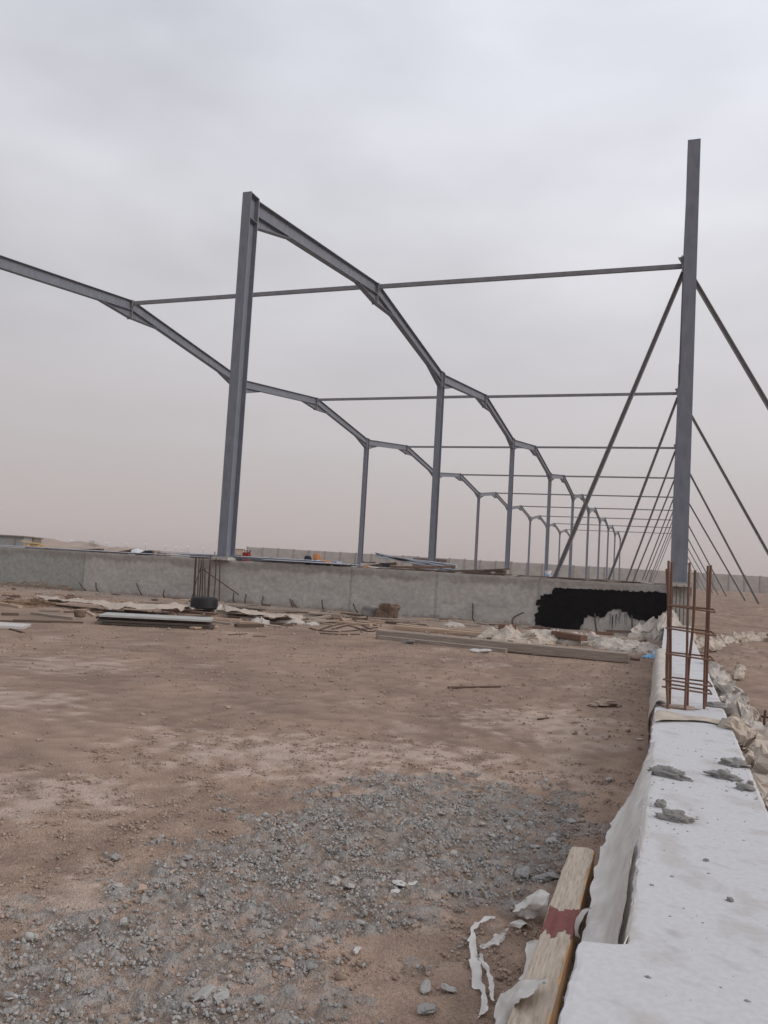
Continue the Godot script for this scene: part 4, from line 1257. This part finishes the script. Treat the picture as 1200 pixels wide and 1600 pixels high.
	stick("tiny rod between the lone rod and the large clod", [Vector3(-0.837, 0.000, 7.666), Vector3(-0.783, -0.000, 7.579)], .006, M.rod, g)
	stick("pale straw like twig on the grey crumbs", [Vector3(-0.984, 0.000, 10.734), Vector3(-0.948, 0.000, 10.757), Vector3(-0.917, 0.000, 10.772)], .0028, M.wood, "")
	# stump, blocks, tub, bag
	var o := build(lump(Vector3(.29, .25, .24), 5, .5, .07, 12, 16, true, .5), "stump_block", M.stump)
	o.position = Vector3(-4.076, 0.000, 1.067) + Vector3(0, .165, 0)
	tag(o, "brown chopped wooden block standing before the plinth", "wood block")
	o = build(lump(Vector3(.26, .18, .22), 9, .5, .06, 10, 14, false, .7), "concrete_block", M.block_grey)
	o.position = Vector3(-4.389, 0.000, 0.964) + Vector3(0, .14, 0)
	tag(o, "rough grey concrete block beside the brown wooden block", "concrete block")
	o = build(lump(Vector3(.12, .09, .12), 11, .3, .05, 8, 10, true, .6), "concrete_block", M.stump)
	o.position = Vector3(-6.844, 0.000, 4.410) + Vector3(0, .06, 0)
	tag(o, "small dark brick piece among the battens", "brick")
	var tub := base("black_tub", "black rubber tub upturned by the starter bars", "tub", Vector3(-6.688, 0.000, 1.902) * Vector3(1, 0, 1) + Vector3(0, .06, 0))
	var st := begin()
	st.set_smooth_group(0)
	var prof := [Vector2(0, 0), Vector2(.195, 0), Vector2(.208, .012), Vector2(.205, .03), Vector2(.20, .13), Vector2(.19, .158), Vector2(.165, .17), Vector2(0, .172)]
	for i in prof.size() - 1:
		for k in 28:
			var a0 := TAU * k / 28
			var a1 := TAU * (k + 1) / 28
			var p: Vector2 = prof[i]
			var q: Vector2 = prof[i + 1]
			var v := [Vector3(cos(a0) * p.x, p.y, sin(a0) * p.x), Vector3(cos(a0) * q.x, q.y, sin(a0) * q.x), Vector3(cos(a1) * q.x, q.y, sin(a1) * q.x), Vector3(cos(a1) * p.x, p.y, sin(a1) * p.x)]
			for j in [0, 1, 2, 0, 2, 3]: st.add_vertex(v[j])
	st.index()
	st.generate_normals()
	build(st, "bowl", M.black, tub)
	st = begin()
	tube(st, smooth_path([Vector3(.205, .02, .0), Vector3(.145, .02, .145), Vector3(0, .02, .205), Vector3(-.145, .02, .145), Vector3(-.205, .02, 0)], 5), .012)
	build(st, "rim_bead", M.black, tub)
	var c := Vector3(-0.320, 0.000, 3.003)
	c.y = hgt(c.x, c.z)
	sheet("plastic_bag", "crumpled blue plastic bag at the end of the long timber", "bag", heap(c, .08, .06, .1, .05, .02, 91, 9, 20), M.blue)
	c = Vector3(-0.287, 0.000, 2.546)
	c.y = hgt(c.x, c.z)
	sheet("plastic_bag", "pale blue translucent bag piece behind the blue bag", "bag", heap(c, .09, .08, .1, .05, .02, 92, 9, 20), M.blue_light)
	# brown box under the arched tarpaulin
	o = timber("broken_crate", "brown broken crate side under the arched tarpaulin", "crate", Vector3(-2.186, 0.000, 2.150), Vector3(-1.963, 0.000, 2.113), .10, .17, M.wood_red, "", .01)
	# dry brush at the foot of the plinth
	for q in [[Vector3(-11.066, 0.070, 0.369), .75, .16, 60, "heap of dry brown brush against the plinth foot"], [Vector3(-8.606, 0.000, 3.361), .35, .07, 34, "small tuft of dry brush on the dirt"], [Vector3(-9.163, 0.030, 2.685), .3, .05, 20, "thin scatter of dry brush near the sheeting"]]:
		var Pq: Vector3 = q[0]
		var root := base("dry_brush", q[4], "brush", Vector3(Pq.x, hgt(Pq.x, Pq.z), maxf(Pq.z, .55)))
		st = begin()
		for i in q[3]:
			var a := rng.randf() * TAU
			var pc := Vector3(rng.randf_range(-1, 1) * q[1], 0, rng.randf_range(-.3, .3))
			pc.y = rng.randf() * q[2] * (1.0 - absf(pc.x) / q[1] * .7)
			var h := Vector3(cos(a), rng.randf_range(-.3, .4), sin(a) * .4) * rng.randf_range(.05, .16)
			tube(st, [pc - h, pc + h * .3 + Vector3(0, .015, 0), pc + h], .006, .003, 4)
		build(st, "twigs", M.twig, root).set_meta("kind", "stuff")
	# standing rod and lying rod outside, by the frame edge
	stick("rusty rod lying on the outside dirt by the cloth", [Vector3(0.386, 0.000, 6.634), Vector3(0.437, 0.000, 6.648), Vector3(0.579, -0.000, 6.697)], .008, M.rod, "")
	st = begin()
	var pr := Vector3(0.410, 0.000, 7.034)
	pr.y = hgt(pr.x, pr.z)
	tube(st, [pr - Vector3(0, .03, 0), pr + Vector3(.004, .06, 0), pr + Vector3(.008, .105, 0)], .007)
	tag(build(st, "ground_stake", M.rod), "short dark iron stake standing in the outside dirt", "stake")

func make_log():
	# split log with a sawn orange flank, lying beside the foundation
	var a := Vector3(-.352, 0, 9.985)
	var b := Vector3(-.347, 0, 11.2)
	var d := b - a
	d.y = 0
	var L := d.length() + .25
	d = d.normalized()
	var root := base("split_log", "split wooden log with a dull red paint mark beside the foundation", "log", a)
	root.basis = Basis(d.cross(Vector3.UP).normalized() * -1.0, Vector3.UP, d)
	var st := begin()
	st.set_smooth_group(0)
	var st2 := begin()
	st2.set_smooth_group(0)
	var st3 := begin()
	var n := 260
	var segs := 40
	var rows := []
	for i in n + 1:
		var z := L * i / n
		var row := []
		for k in segs + 1:
			var ang := PI * 1.18 - (PI * 1.36) * k / segs
			var w := .040 + .003 * n_low.get_noise_2d(z * 3.0, 3.0)
			var ca := cos(ang)
			var sa := sin(ang)
			var p := Vector3(signf(ca) * pow(absf(ca), .55) * w, .034 + signf(sa) * pow(absf(sa), .55) * .034, z)
			var split: float = absf(n_low.get_noise_2d(ang * 2.6 + 7.0, z * .9))
			p.y -= .006 * smoothstep(.05, .0, split) * maxf(sa, 0.0)
			p *= Vector3(1 + .05 * n_mid.get_noise_2d(ang * .2, z), 1, 1)
			p += Vector3(cos(ang), sin(ang), 0) * (.0030 * n_fine.get_noise_2d(ang * .16, z * .08) + .0014 * n_fine.get_noise_2d(ang * .5, z * .3))
			p.x = clampf(p.x, -.040, .031)
			if z < .03:
				var q := sqrt(1.0 - pow(1.0 - z / .03, 2.0)) * .35 + .65
				p = Vector3(p.x * q, .034 + (p.y - .034) * q, z)
			row.append(p)
		rows.append(row)
	for i in n:
		for k in segs:
			var v := [rows[i][k], rows[i + 1][k], rows[i + 1][k + 1], rows[i][k + 1]]
			var flank: bool = (v[0].x + v[2].x) * .5 > .0265 and (v[0].y + v[2].y) * .5 < .064 + .004 * n_mid.get_noise_2d(v[0].z, 2.0)
			var paint: bool = v[0].z > .47 + .05 * n_low.get_noise_2d(k * .25, 5.0) and v[0].z < .585 + .06 * n_low.get_noise_2d(k * .3, 9.0) + .0012 * k and k > 10 and k < 31 + 3.0 * n_mid.get_noise_2d(v[0].z * 2.0, 3.0)
			var s: SurfaceTool = st2 if flank else st
			for j in [0, 1, 2, 0, 2, 3]: s.add_vertex(v[j])
			if paint:
				for j in [0, 1, 2, 0, 2, 3]:
					st3.add_vertex(v[j] + (v[j] - Vector3(0, .03, v[j].z)).normalized() * .0012)
	for k in segs - 1:
		for v in [Vector3(0, .034, .002), rows[0][k], rows[0][k + 1]]: st.add_vertex(v)
	st.generate_normals()
	st2.generate_normals()
	st3.generate_normals()
	build(st, "weathered_wood", M.log, root)
	var f := build(st2, "sawn_flank", M.log_cut, root)
	f.set_meta("label", "fresh orange sawn flank of the log")
	var p := build(st3, "paint_mark", M.red_paint, root)
	p.set_meta("label", "dull red paint mark across the log")

func make_stones():
	var made := []
	for k in 6: made.append(lump(Vector3(1, .45 + .08 * k, .8), 300 + k, .8, .07, 7, 11, true))
	var big := [[Vector3(-0.786, 0.000, 10.354), .055, M.stone_pale, "largest of three pale flat stones lying together"], [Vector3(-0.755, 0.000, 10.337), .034, M.stone_pale, "pointed pale stone in the group of three"], [Vector3(-0.776, -0.000, 10.408), .030, M.stone_pale, "smallest of three pale flat stones lying together"], [Vector3(-0.825, -0.000, 10.451), .020, M.stone_pale, "single pale pebble beside the three flat stones"], [Vector3(-0.475, 0.000, 9.768), .050, M.stone, "grey cement flake near the log end"], [Vector3(-0.510, 0.000, 9.853), .036, M.stone, "dark edged cement chip next to the grey flake"], [Vector3(-0.467, 0.000, 9.701), .040, M.stone, "thin cement flake behind the grey flake"], [Vector3(-0.439, 0.000, 9.520), .050, M.stone, "flat grey stone alone near the foundation"], [Vector3(-0.546, 0.000, 9.493), .034, M.stone, "flat grey stone at the far edge of the cement spill"], [Vector3(-0.752, 0.000, 10.737), .026, M.stone_pale, "bright white chip on brown dirt"], [Vector3(-0.502, 0.000, 10.135), .075, M.mortar, "crumbly grey cement clump left of the log"], [Vector3(-0.448, 0.000, 10.136), .055, M.mortar, "dark cement crumb heap touching the log"], [Vector3(-0.426, 0.000, 10.094), .045, M.mortar, "small cement crumb beside the log's flank"], [Vector3(-0.949, 0.000, 11.021), .050, M.stone, "thin dark slate chip in the near cement spill"], [Vector3(-0.917, 0.000, 11.015), .048, M.stone, "second slate chip leaning in the near cement spill"], [Vector3(-1.260, 0.000, 11.174), .024, M.stone_pale, "pale stone chip at the near corner of the spill"], [Vector3(-0.571, 0.000, 10.827), .040, M.stone, "rounded grey stone in the brown dirt"], [Vector3(-0.530, 0.000, 10.810), .034, M.stone, "grey stone beside the rounded stone"], [Vector3(-0.545, 0.000, 10.900), .05, M.mortar, "wide grey cement clod close to the plastic strands"], [Vector3(-0.533, -0.000, 6.861), .18, M.clod, "large crumbly clod of dirt before the foundation"], [Vector3(-0.463, 0.000, 6.806), .09, M.clod, "smaller clod beside the large crumbly clod"], [Vector3(-0.596, 0.000, 6.939), .07, M.clod, "dirt clod on the open side of the large one"], [Vector3(-1.972, 0.000, 4.135), .20, M.stone_pale, "square pale stone slab before the long timber"], [Vector3(-0.356, 0.000, 8.865), .05, M.stone, "pale patchy stone near the plastic film"], [Vector3(-1.524, 0.000, 10.546), .045, M.mortar, "grey crumb heap on the brown dirt"], [Vector3(-1.362, 0.000, 10.458), .045, M.mortar, "second grey crumb heap on the brown dirt"], [Vector3(-0.266, -0.000, 7.916), .035, M.stone_pale, "pale flat chip beside the foundation"], [Vector3(-2.837, 0.000, 3.870), .16, M.block_grey, "grey lump resting against the broken plank"]]
	var i := 0
	for q in big:
		var o := build(made[i % 6], "stone", q[2])
		var s: float = q[1]
		var flat := .32 if q[2] in [M.stone_pale, M.stone] else .42
		o.scale = Vector3(s, s * flat, s * .7)
		o.rotation = Vector3(rng.randf_range(-.12, .12), rng.randf() * TAU, rng.randf_range(-.12, .12))
		var P: Vector3 = q[0]
		o.position = Vector3(P.x, hgt(P.x, P.z) + s * flat * .22 + .004, P.z)
		tag(o, q[3], "stone")
		i += 1
	var group := "grey cement crumbs in the spill"
	for k in 130:
		var x := rng.randf_range(-1.7, -.35)
		var z := rng.randf_range(9.2, 11.3)
		if spill(x, z) < rng.randf() * .8: continue
		var o := build(made[k % 6], "cement_crumb", M.stone if rng.randf() < .6 else M.mortar)
		var s := .010 + .016 * pow(rng.randf(), 2.0)
		o.scale = Vector3(s, s * .6, s)
		o.rotation = Vector3(rng.randf_range(-.4, .4), rng.randf() * TAU, 0)
		o.position = Vector3(x, hgt(x, z) + s * .2 + .006, z)
		tag(o, "small rough cement crumb lying in the grey spill", "cement crumb", group)
	group = "brown clods on the open dirt"
	for k in 90:
		var x := rng.randf_range(-5.0, -.4)
		var z := rng.randf_range(4.5, 10.3)
		if spill(x, z) > .3: continue
		var o := build(made[k % 6], "dirt_clod", M.clod)
		var s := .016 + .03 * pow(rng.randf(), 2.0)
		o.scale = Vector3(s, s * .6, s)
		o.rotation.y = rng.randf() * TAU
		o.position = Vector3(x, hgt(x, z) + s * .15, z)
		tag(o, "small clod of earth lying on the open brown dirt", "clod", group)

# ------------------------------------------------------------------ things on the raised floor
func on_floor(st, called: String, label: String, cat: String, m: Material, at: Vector3, turn := 0.0, group := ""):
	var o := build(st, called, m)
	o.position = at
	o.rotation.y = turn
	tag(o, label, cat, group)
	return o

func make_floor_things():
	var st: SurfaceTool
	# metal sheets lying along the plinth top
	var k := 0
	for q in [[-13.6, 4.2, -.35, .0, M.sheet, "blue grey metal sheet at the far end of the plinth top"], [-12.9, 5.0, -.40, .016, M.sheet_light, "pale metal sheet stacked over the far end sheet"], [-9.6, 3.6, -.38, .0, M.sheet, "blue grey metal sheet lying before the mid row column"], [-9.1, 3.0, -.30, .014, M.sheet_light, "pale metal sheet stacked before the mid row column"], [-6.1, 2.6, -.45, .0, M.sheet, "blue grey metal sheet between the column and orange bag"], [-6.5, 1.9, -.42, .014, M.sheet, "second blue grey metal sheet between column and orange bag"], [-5.9, 1.6, -.20, .028, M.sheet_light, "pale curved metal sheet on top by the starter bars"], [-7.0, 3.0, -.42, .034, M.sheet, "third blue grey metal sheet of the stack at the column foot"], [-7.3, 2.6, -.40, .052, M.sheet, "fourth blue grey metal sheet of the stack at the column foot"], [-7.15, 2.4, -.44, .070, M.sheet_light, "uppermost metal sheet of the stack at the column foot"]]:
		st = begin()
		var L: float = q[1]
		for i in 9:   # shallow trapezoid ribs
			var z0 := -.40 + i * .09
			bar(st, Vector3(-L / 2, .004 + (.007 if i % 2 else 0.0), z0), Vector3(L / 2, .004 + (.007 if i % 2 else 0.0), z0), Vector3(0, .0025, 0), Vector3(0, 0, .046), .3)
		on_floor(st, "metal_sheet", q[5], "metal sheet", q[4], Vector3(q[0], .812 + q[3] * .8, q[2] + .02), rng.randf_range(-.02, .02))
		k += 1
	# dark battens and boards on the floor edge
	var g := "boards scattered on the raised floor edge"
	for q in [[Vector3(-7.635, 0.882, -2.000), 2.4, .05, 0], [Vector3(-12.085, 0.814, -2.000), 2.0, .05, 0], [Vector3(-12.956, 0.830, -2.000), 1.6, .05, 0], [Vector3(-8.680, 0.844, -1.200), .55, .06, 1], [Vector3(-5.042, 0.854, -1.400), 1.5, .05, 0], [Vector3(-4.276, 0.840, -0.900), 1.8, .04, 2], [Vector3(-3.189, 0.840, -0.600), 2.0, .04, 0], [Vector3(-2.715, 0.839, -0.900), 1.4, .03, 2], [Vector3(-2.023, 0.833, -0.500), 1.6, .04, 0], [Vector3(-1.547, 0.831, -0.700), 1.5, .04, 0], [Vector3(-1.048, 0.829, -0.600), 1.2, .035, 0], [Vector3(-0.570, 0.828, -0.500), 1.0, .035, 2], [Vector3(-3.865, 0.838, -1.500), 1.0, .03, 2], [Vector3(-5.307, 0.827, -0.800), .9, .03, 2]]:
		st = begin()
		var L: float = q[1]
		bar(st, Vector3(-L / 2, q[2] / 2, 0), Vector3(L / 2, q[2] / 2, 0), Vector3(0, q[2] / 2, 0), Vector3(0, 0, .08))
		on_floor(st, "floor_board", "%s scrap board lying on the edge of the raised floor" % ["dark brown", "short dark", "grey"][q[3]], "board", [M.wood_dark, M.wood_dark, M.wood_grey][q[3]], Vector3(q[0].x, .79, minf(q[0].z, -.22)), rng.randf_range(-.06, .06), g)
	var edge_boards := [[-4.75, 1.1, -.02, .014, 1], [-3.95, .9, .03, .016, 0], [-3.1, 1.3, -.03, .018, 2], [-2.35, .8, .04, .014, 1], [-1.75, 1.2, -.01, .018, 0], [-1.0, .9, .02, .016, 2], [-.55, .6, -.03, .014, 1], [-2.9, .7, .06, .012, 0], [-1.35, .7, .07, .012, 2]]
	for q in edge_boards:
		st = begin()
		var L: float = q[1]
		bar(st, Vector3(-L / 2, q[3] / 2, 0), Vector3(L / 2, q[3] / 2 + rng.randf_range(0, .012), 0), Vector3(0, q[3] / 2, 0), Vector3(0, 0, .07))
		on_floor(st, "floor_board", "thin %s plank lying along the top edge of the plinth" % ["dark", "grey", "long dark"][q[4]], "board", [M.wood_dark, M.wood_grey, M.wood_dark][q[4]], Vector3(q[0], .802, q[2]), rng.randf_range(-.03, .03), "thin planks along the plinth top edge")
	g = "concrete crumbs on the plinth edge"
	for i in 95:   # rubble along the plinth top
		var o := build(lump(Vector3(1, .5, .8), 500 + i % 5, .8, .07, 6, 9, true), "plinth_crumb", M.stone_pale if i % 3 else M.clod)
		var s := .02 + .10 * pow(rng.randf(), 2.0)
		o.scale = Vector3(s * 2.2, s * .42, s)
		o.position = Vector3(rng.randf_range(-5.2, -.25), .803 + s * .06, rng.randf_range(-.16, .10))
		o.rotation.y = rng.randf_range(-.4, .4)
		tag(o, ("pale concrete crumb lying on the plinth edge" if i % 3 else "brown dirt crumb lying on the plinth edge"), "crumb", g)
	# bundle of thin steel profiles, one end propped
	var P := Vector3(-5.611, 0.883, -3.000)
	var root := base("profile_bundle", "bundle of pale steel profiles slanting beside a dark heap", "steel bundle", Vector3(P.x, .79, -3.0))
	for i in 9:
		build(channel(Vector3(-.25 + .03 * i, .30 - .03 * (i / 3), -.12 + .07 * (i % 3)), Vector3(1.35 + .05 * (i % 4), .045 + .05 * (i / 3), -.12 + .07 * (i % 3)), Vector3(0, 0, 1), .06, .05), "profile", M.sheet_light if i % 2 else M.sheet, root)
	for i in 16:
		st = begin()
		var a := Vector3(rng.randf_range(-.45, .1), .02 + .012 * (i % 8), rng.randf_range(-.1, .15))
		var d := Vector3(rng.randf_range(-1, 1), rng.randf_range(-.25, .35), rng.randf_range(-1, 1)).normalized() * rng.randf_range(.05, .15)
		bar(st, a - d, a + d, Vector3(0, .018, 0), Vector3(-d.z, 0, d.x).normalized() * .03)
		build(st, "dark_offcut", M.wood_dark, root)
	# orange and navy bags
	P = Vector3(-6.246, 0.753, -0.700)
	root = base("tool_bag", "dark navy tool bag on the plinth beside an orange sack", "bag", Vector3(P.x, .80, -.7))
	var o2 := build(lump(Vector3(.13, .17, .12), 21, .3, .04, 9, 12, false, .7), "pouch", M.navy, root)
	o2.position.y = .07
	P = Vector3(-6.049, 0.762, -0.650)
	root = base("orange_sack", "orange sack with a blue lower half on the plinth", "sack", Vector3(P.x, .80, -.65))
	o2 = build(lump(Vector3(.13, .14, .12), 22, .4, .05, 9, 12, false, .8), "top_half", M.orange, root)
	o2.position.y = .125
	o2 = build(lump(Vector3(.11, .13, .11), 23, .3, .05, 9, 12, false, .7), "lower_half", M.blue_light, root)
	o2.position.y = .05
	P = Vector3(-6.023, 0.757, -0.900)
	o2 = build(lump(Vector3(.30, .12, .2), 24, .6, .05, 9, 12, false, .8), "orange_sack", M.orange)
	o2.position = Vector3(P.x, .84, -.9)
	tag(o2, "flat orange brown sack beside the blue and orange one", "sack")
	P = Vector3(-4.875, 0.730, -0.150)
	o2 = build(lump(Vector3(.24, .06, .14), 25, .7, .05, 8, 12, false), "red_cloth", M.orange)
	o2.position = Vector3(P.x, .815, -.12)
	tag(o2, "small bright orange cloth lying on the plinth edge", "cloth")
	# red fuel can and pale oddments by the mid row column
	P = Vector3(-7.991, 0.903, -1.600)
	root = base("fuel_can", "red fuel can standing on the raised floor by the column", "can", Vector3(P.x, .79, -1.6))
	st = begin()
	bar(st, Vector3(0, .0, 0), Vector3(0, .17, 0), Vector3(.075, 0, 0), Vector3(0, 0, .05), .3)
	build(st, "body", M.red, root)
	st = begin()
	tube(st, smooth_path([Vector3(-.05, .17, 0), Vector3(-.045, .205, 0), Vector3(.015, .205, 0), Vector3(.02, .17, 0)], 4), .009)
	build(st, "handle", M.red, root)
	st = begin()
	tube(st, [Vector3(.05, .165, 0), Vector3(.085, .22, 0)], .014, .010)
	build(st, "spout", M.navy, root)
	P = Vector3(-8.103, 0.888, -1.300)
	o2 = build(lump(Vector3(.22, .10, .14), 31, .8, .06, 9, 12, true), "paper_scrap", M.white)
	o2.position = Vector3(P.x, .82, -1.3)
	tag(o2, "white crumpled paper beside the red fuel can", "paper")
	P = Vector3(-9.718, 0.783, -0.500)
	o2 = build(lump(Vector3(.24, .13, .16), 32, .6, .06, 9, 12, true), "paper_scrap", M.white)
	o2.position = Vector3(P.x, .85, -.5)
	tag(o2, "white crumpled bag on the metal sheets", "paper")
	o2 = build(lump(Vector3(.30, .09, .16), 33, .6, .06, 9, 12, true), "dark_rag", M.navy)
	o2.position = Vector3(P.x + .22, .835, -.5)
	tag(o2, "dark rag beside the white bag on the metal sheets", "rag")
	# white bucket
	P = Vector3(-2.033, 0.836, -1.000)
	root = base("paint_bucket", "white paint bucket with a blue band on the raised floor", "bucket", Vector3(P.x, .79, -1.0))
	for q in [["body", .0, .035, M.white], ["label_band", .035, .085, M.blue_light], ["body", .085, .125, M.white], ["lid", .125, .135, M.white]]:
		st = begin()
		var r := .058 if q[0] == "lid" else (.0535 if q[0] == "label_band" else .053)
		tube(st, [Vector3(0, q[1], 0), Vector3(0, q[2], 0)], r, r, 20)
		build(st, q[0], q[3], root)
	st = begin()
	tube(st, smooth_path([Vector3(-.054, .11, 0), Vector3(-.05, .07, .045), Vector3(0, .055, .06), Vector3(.05, .07, .045), Vector3(.054, .11, 0)], 4), .0025)
	build(st, "handle", M.rod, root)
	for i in 34:
		st = begin()
		var hh := rng.randf_range(.05, .13)
		var ww := rng.randf_range(.04, .22)
		if i % 3 == 0:
			bar(st, Vector3(-ww * 3, .03, 0), Vector3(ww * 3, hh, 0), Vector3(0, .02, 0), Vector3(0, 0, .05))
		else:
			bar(st, Vector3(-ww, hh / 2, 0), Vector3(ww, hh / 2, 0), Vector3(0, hh / 2, 0), Vector3(0, 0, .07))
		on_floor(st, "site_scrap", "%s scrap of building material on the raised floor" % ["dark wooden", "grey wooden", "blue grey metal", "reddish wooden", "pale concrete", "black"][i % 6], "scrap", [M.wood_dark, M.wood_grey, M.sheet, M.wood_red, M.stone_pale, M.navy][i % 6], Vector3(rng.randf_range(-12.5, -2.2), .79, rng.randf_range(-2.6, -1.2)), rng.randf_range(-.5, .5), "scraps on the raised floor")
	# little stack at the corner
	P = Vector3(-0.544, 0.831, -1.200)
	st = begin()
	box(st, Vector3(0, .035, 0), Vector3(.05, .07, .05))
	on_floor(st, "offcut_block", "small pale block on the raised floor near the corner column", "block", M.stone_pale, Vector3(P.x, .79, -1.2))
	# anchor bars in the corner column's foot
	root = base("corner_dowels", "short upright rods at the foot of the corner column", "rods", Vector3(0.0, .30, .24))
	for i in 5:
		st = begin()
		tube(st, [Vector3(-.10 + i * .052, -.12, .0), Vector3(-.10 + i * .05, .48 + .03 * (i % 2), .0)], .006)
		build(st, "rod", M.rod, root)

# ------------------------------------------------------------------ scene
func _ready():
	rng.seed = 20240
	# camera
	var cam := Camera3D.new()
	cam.name = "camera"
	cam.fov = 64.994
	cam.near = 0.05
	cam.far = 3000.0
	cam.transform = Transform3D(Basis(Vector3(0.941038, 0.056771, -0.333503), Vector3(-0.030476, 0.996037, 0.083559), Vector3(0.336925, -0.068469, 0.939039)).orthonormalized(), Vector3(-0.146, 0.827, 12.412))
	add_child(cam)
	cam.current = true
	# hazy overcast sky
	var env := Environment.new()
	env.background_mode = Environment.BG_SKY
	var sky := Sky.new()
	var pano := PanoramaSkyMaterial.new()
	pano.panorama = sky_picture()
	sky.sky_material = pano
	env.sky = sky
	env.tonemap_mode = Environment.TONE_MAPPER_LINEAR
	env.tonemap_exposure = 1.0
	env.ssao_enabled = true
	env.ssil_enabled = true
	env.sdfgi_enabled = true
	env.fog_enabled = true
	env.fog_density = 0.0011
	env.fog_light_color = lin(.50, .45, .44)
	var we := WorldEnvironment.new()
	we.name = "environment"
	we.environment = env
	add_child(we)
	# veiled sun, high on the outer side
	var sun := DirectionalLight3D.new()
	sun.name = "sun"
	sun.light_energy = 0.42
	sun.light_angular_distance = 24.0
	sun.light_color = lin(1.0, .93, .86)
	sun.shadow_enabled = true
	add_child(sun)
	sun.look_at_from_position(Vector3(8, 4.8, 1.2), Vector3.ZERO)

	n_low.seed = 3
	n_low.frequency = 0.55
	n_low.fractal_octaves = 3
	n_mid.seed = 8
	n_mid.frequency = 7.0
	n_mid.fractal_octaves = 3
	n_fine.seed = 15
	n_fine.frequency = 26.0
	n_fine.fractal_octaves = 3
	n_patch.seed = 21
	n_patch.frequency = 0.7
	n_patch.fractal_octaves = 4
	make_materials()
	make_ground()
	make_floor()
	make_plinth()
	make_steel()
	make_far()
	make_beam()
	make_cage()
	make_sheeting()
	make_scrap()
	make_log()
	make_stones()
	make_floor_things()
	make_gravel()

func sky_picture() -> ImageTexture:
	var w := 1024
	var h := 512
	var im := Image.create_empty(w, h, false, Image.FORMAT_RGBF)
	var f := FastNoiseLite.new()
	f.seed = 11
	f.frequency = 1.1
	f.fractal_octaves = 5
	var stops := [[-90.0, Color(.16, .125, .105)], [-2.0, Color(.20, .165, .145)], [0.0, Color(.478, .422, .406)], [4.0, Color(.518, .472, .464)], [9.0, Color(.568, .540, .552)], [17.0, Color(.618, .612, .645)], [25.0, Color(.66, .665, .712)], [36.0, Color(.675, .697, .765)], [60.0, Color(.70, .72, .78)], [90.0, Color(.72, .74, .80)]]
	for j in h:
		var el := 90.0 - (j + .5) / h * 180.0
		var c := Color()
		for s in stops.size() - 1:
			if el >= stops[s][0] and el <= stops[s + 1][0]:
				c = stops[s][1].lerp(stops[s + 1][1], (el - stops[s][0]) / (stops[s + 1][0] - stops[s][0]))
		for i in w:
			var az := (i + .5) / w * TAU
			var e := deg_to_rad(el)
			var d := Vector3(sin(az) * cos(e), sin(e), -cos(az) * cos(e))
			var k := 1.0
			if el > 0.0:
				# soft cloud sheet, stretched flat, fading into the haze
				var q := Vector3(d.x, d.y * 3.0, d.z) * 1.6
				var n := f.get_noise_3dv(q) + 0.5 * f.get_noise_3dv(q * 2.3 + Vector3(5, 0, 0))
				k += 0.17 * n * smoothstep(2.0, 22.0, el)
				k += 0.24 * (d.dot(Vector3(.86, .3, -.42)) - .15) * smoothstep(0.0, 14.0, el) + 0.02
			im.set_pixel(i, j, Color(c.r * k, c.g * k, c.b * k * (1.0)))
	return ImageTexture.create_from_image(im)
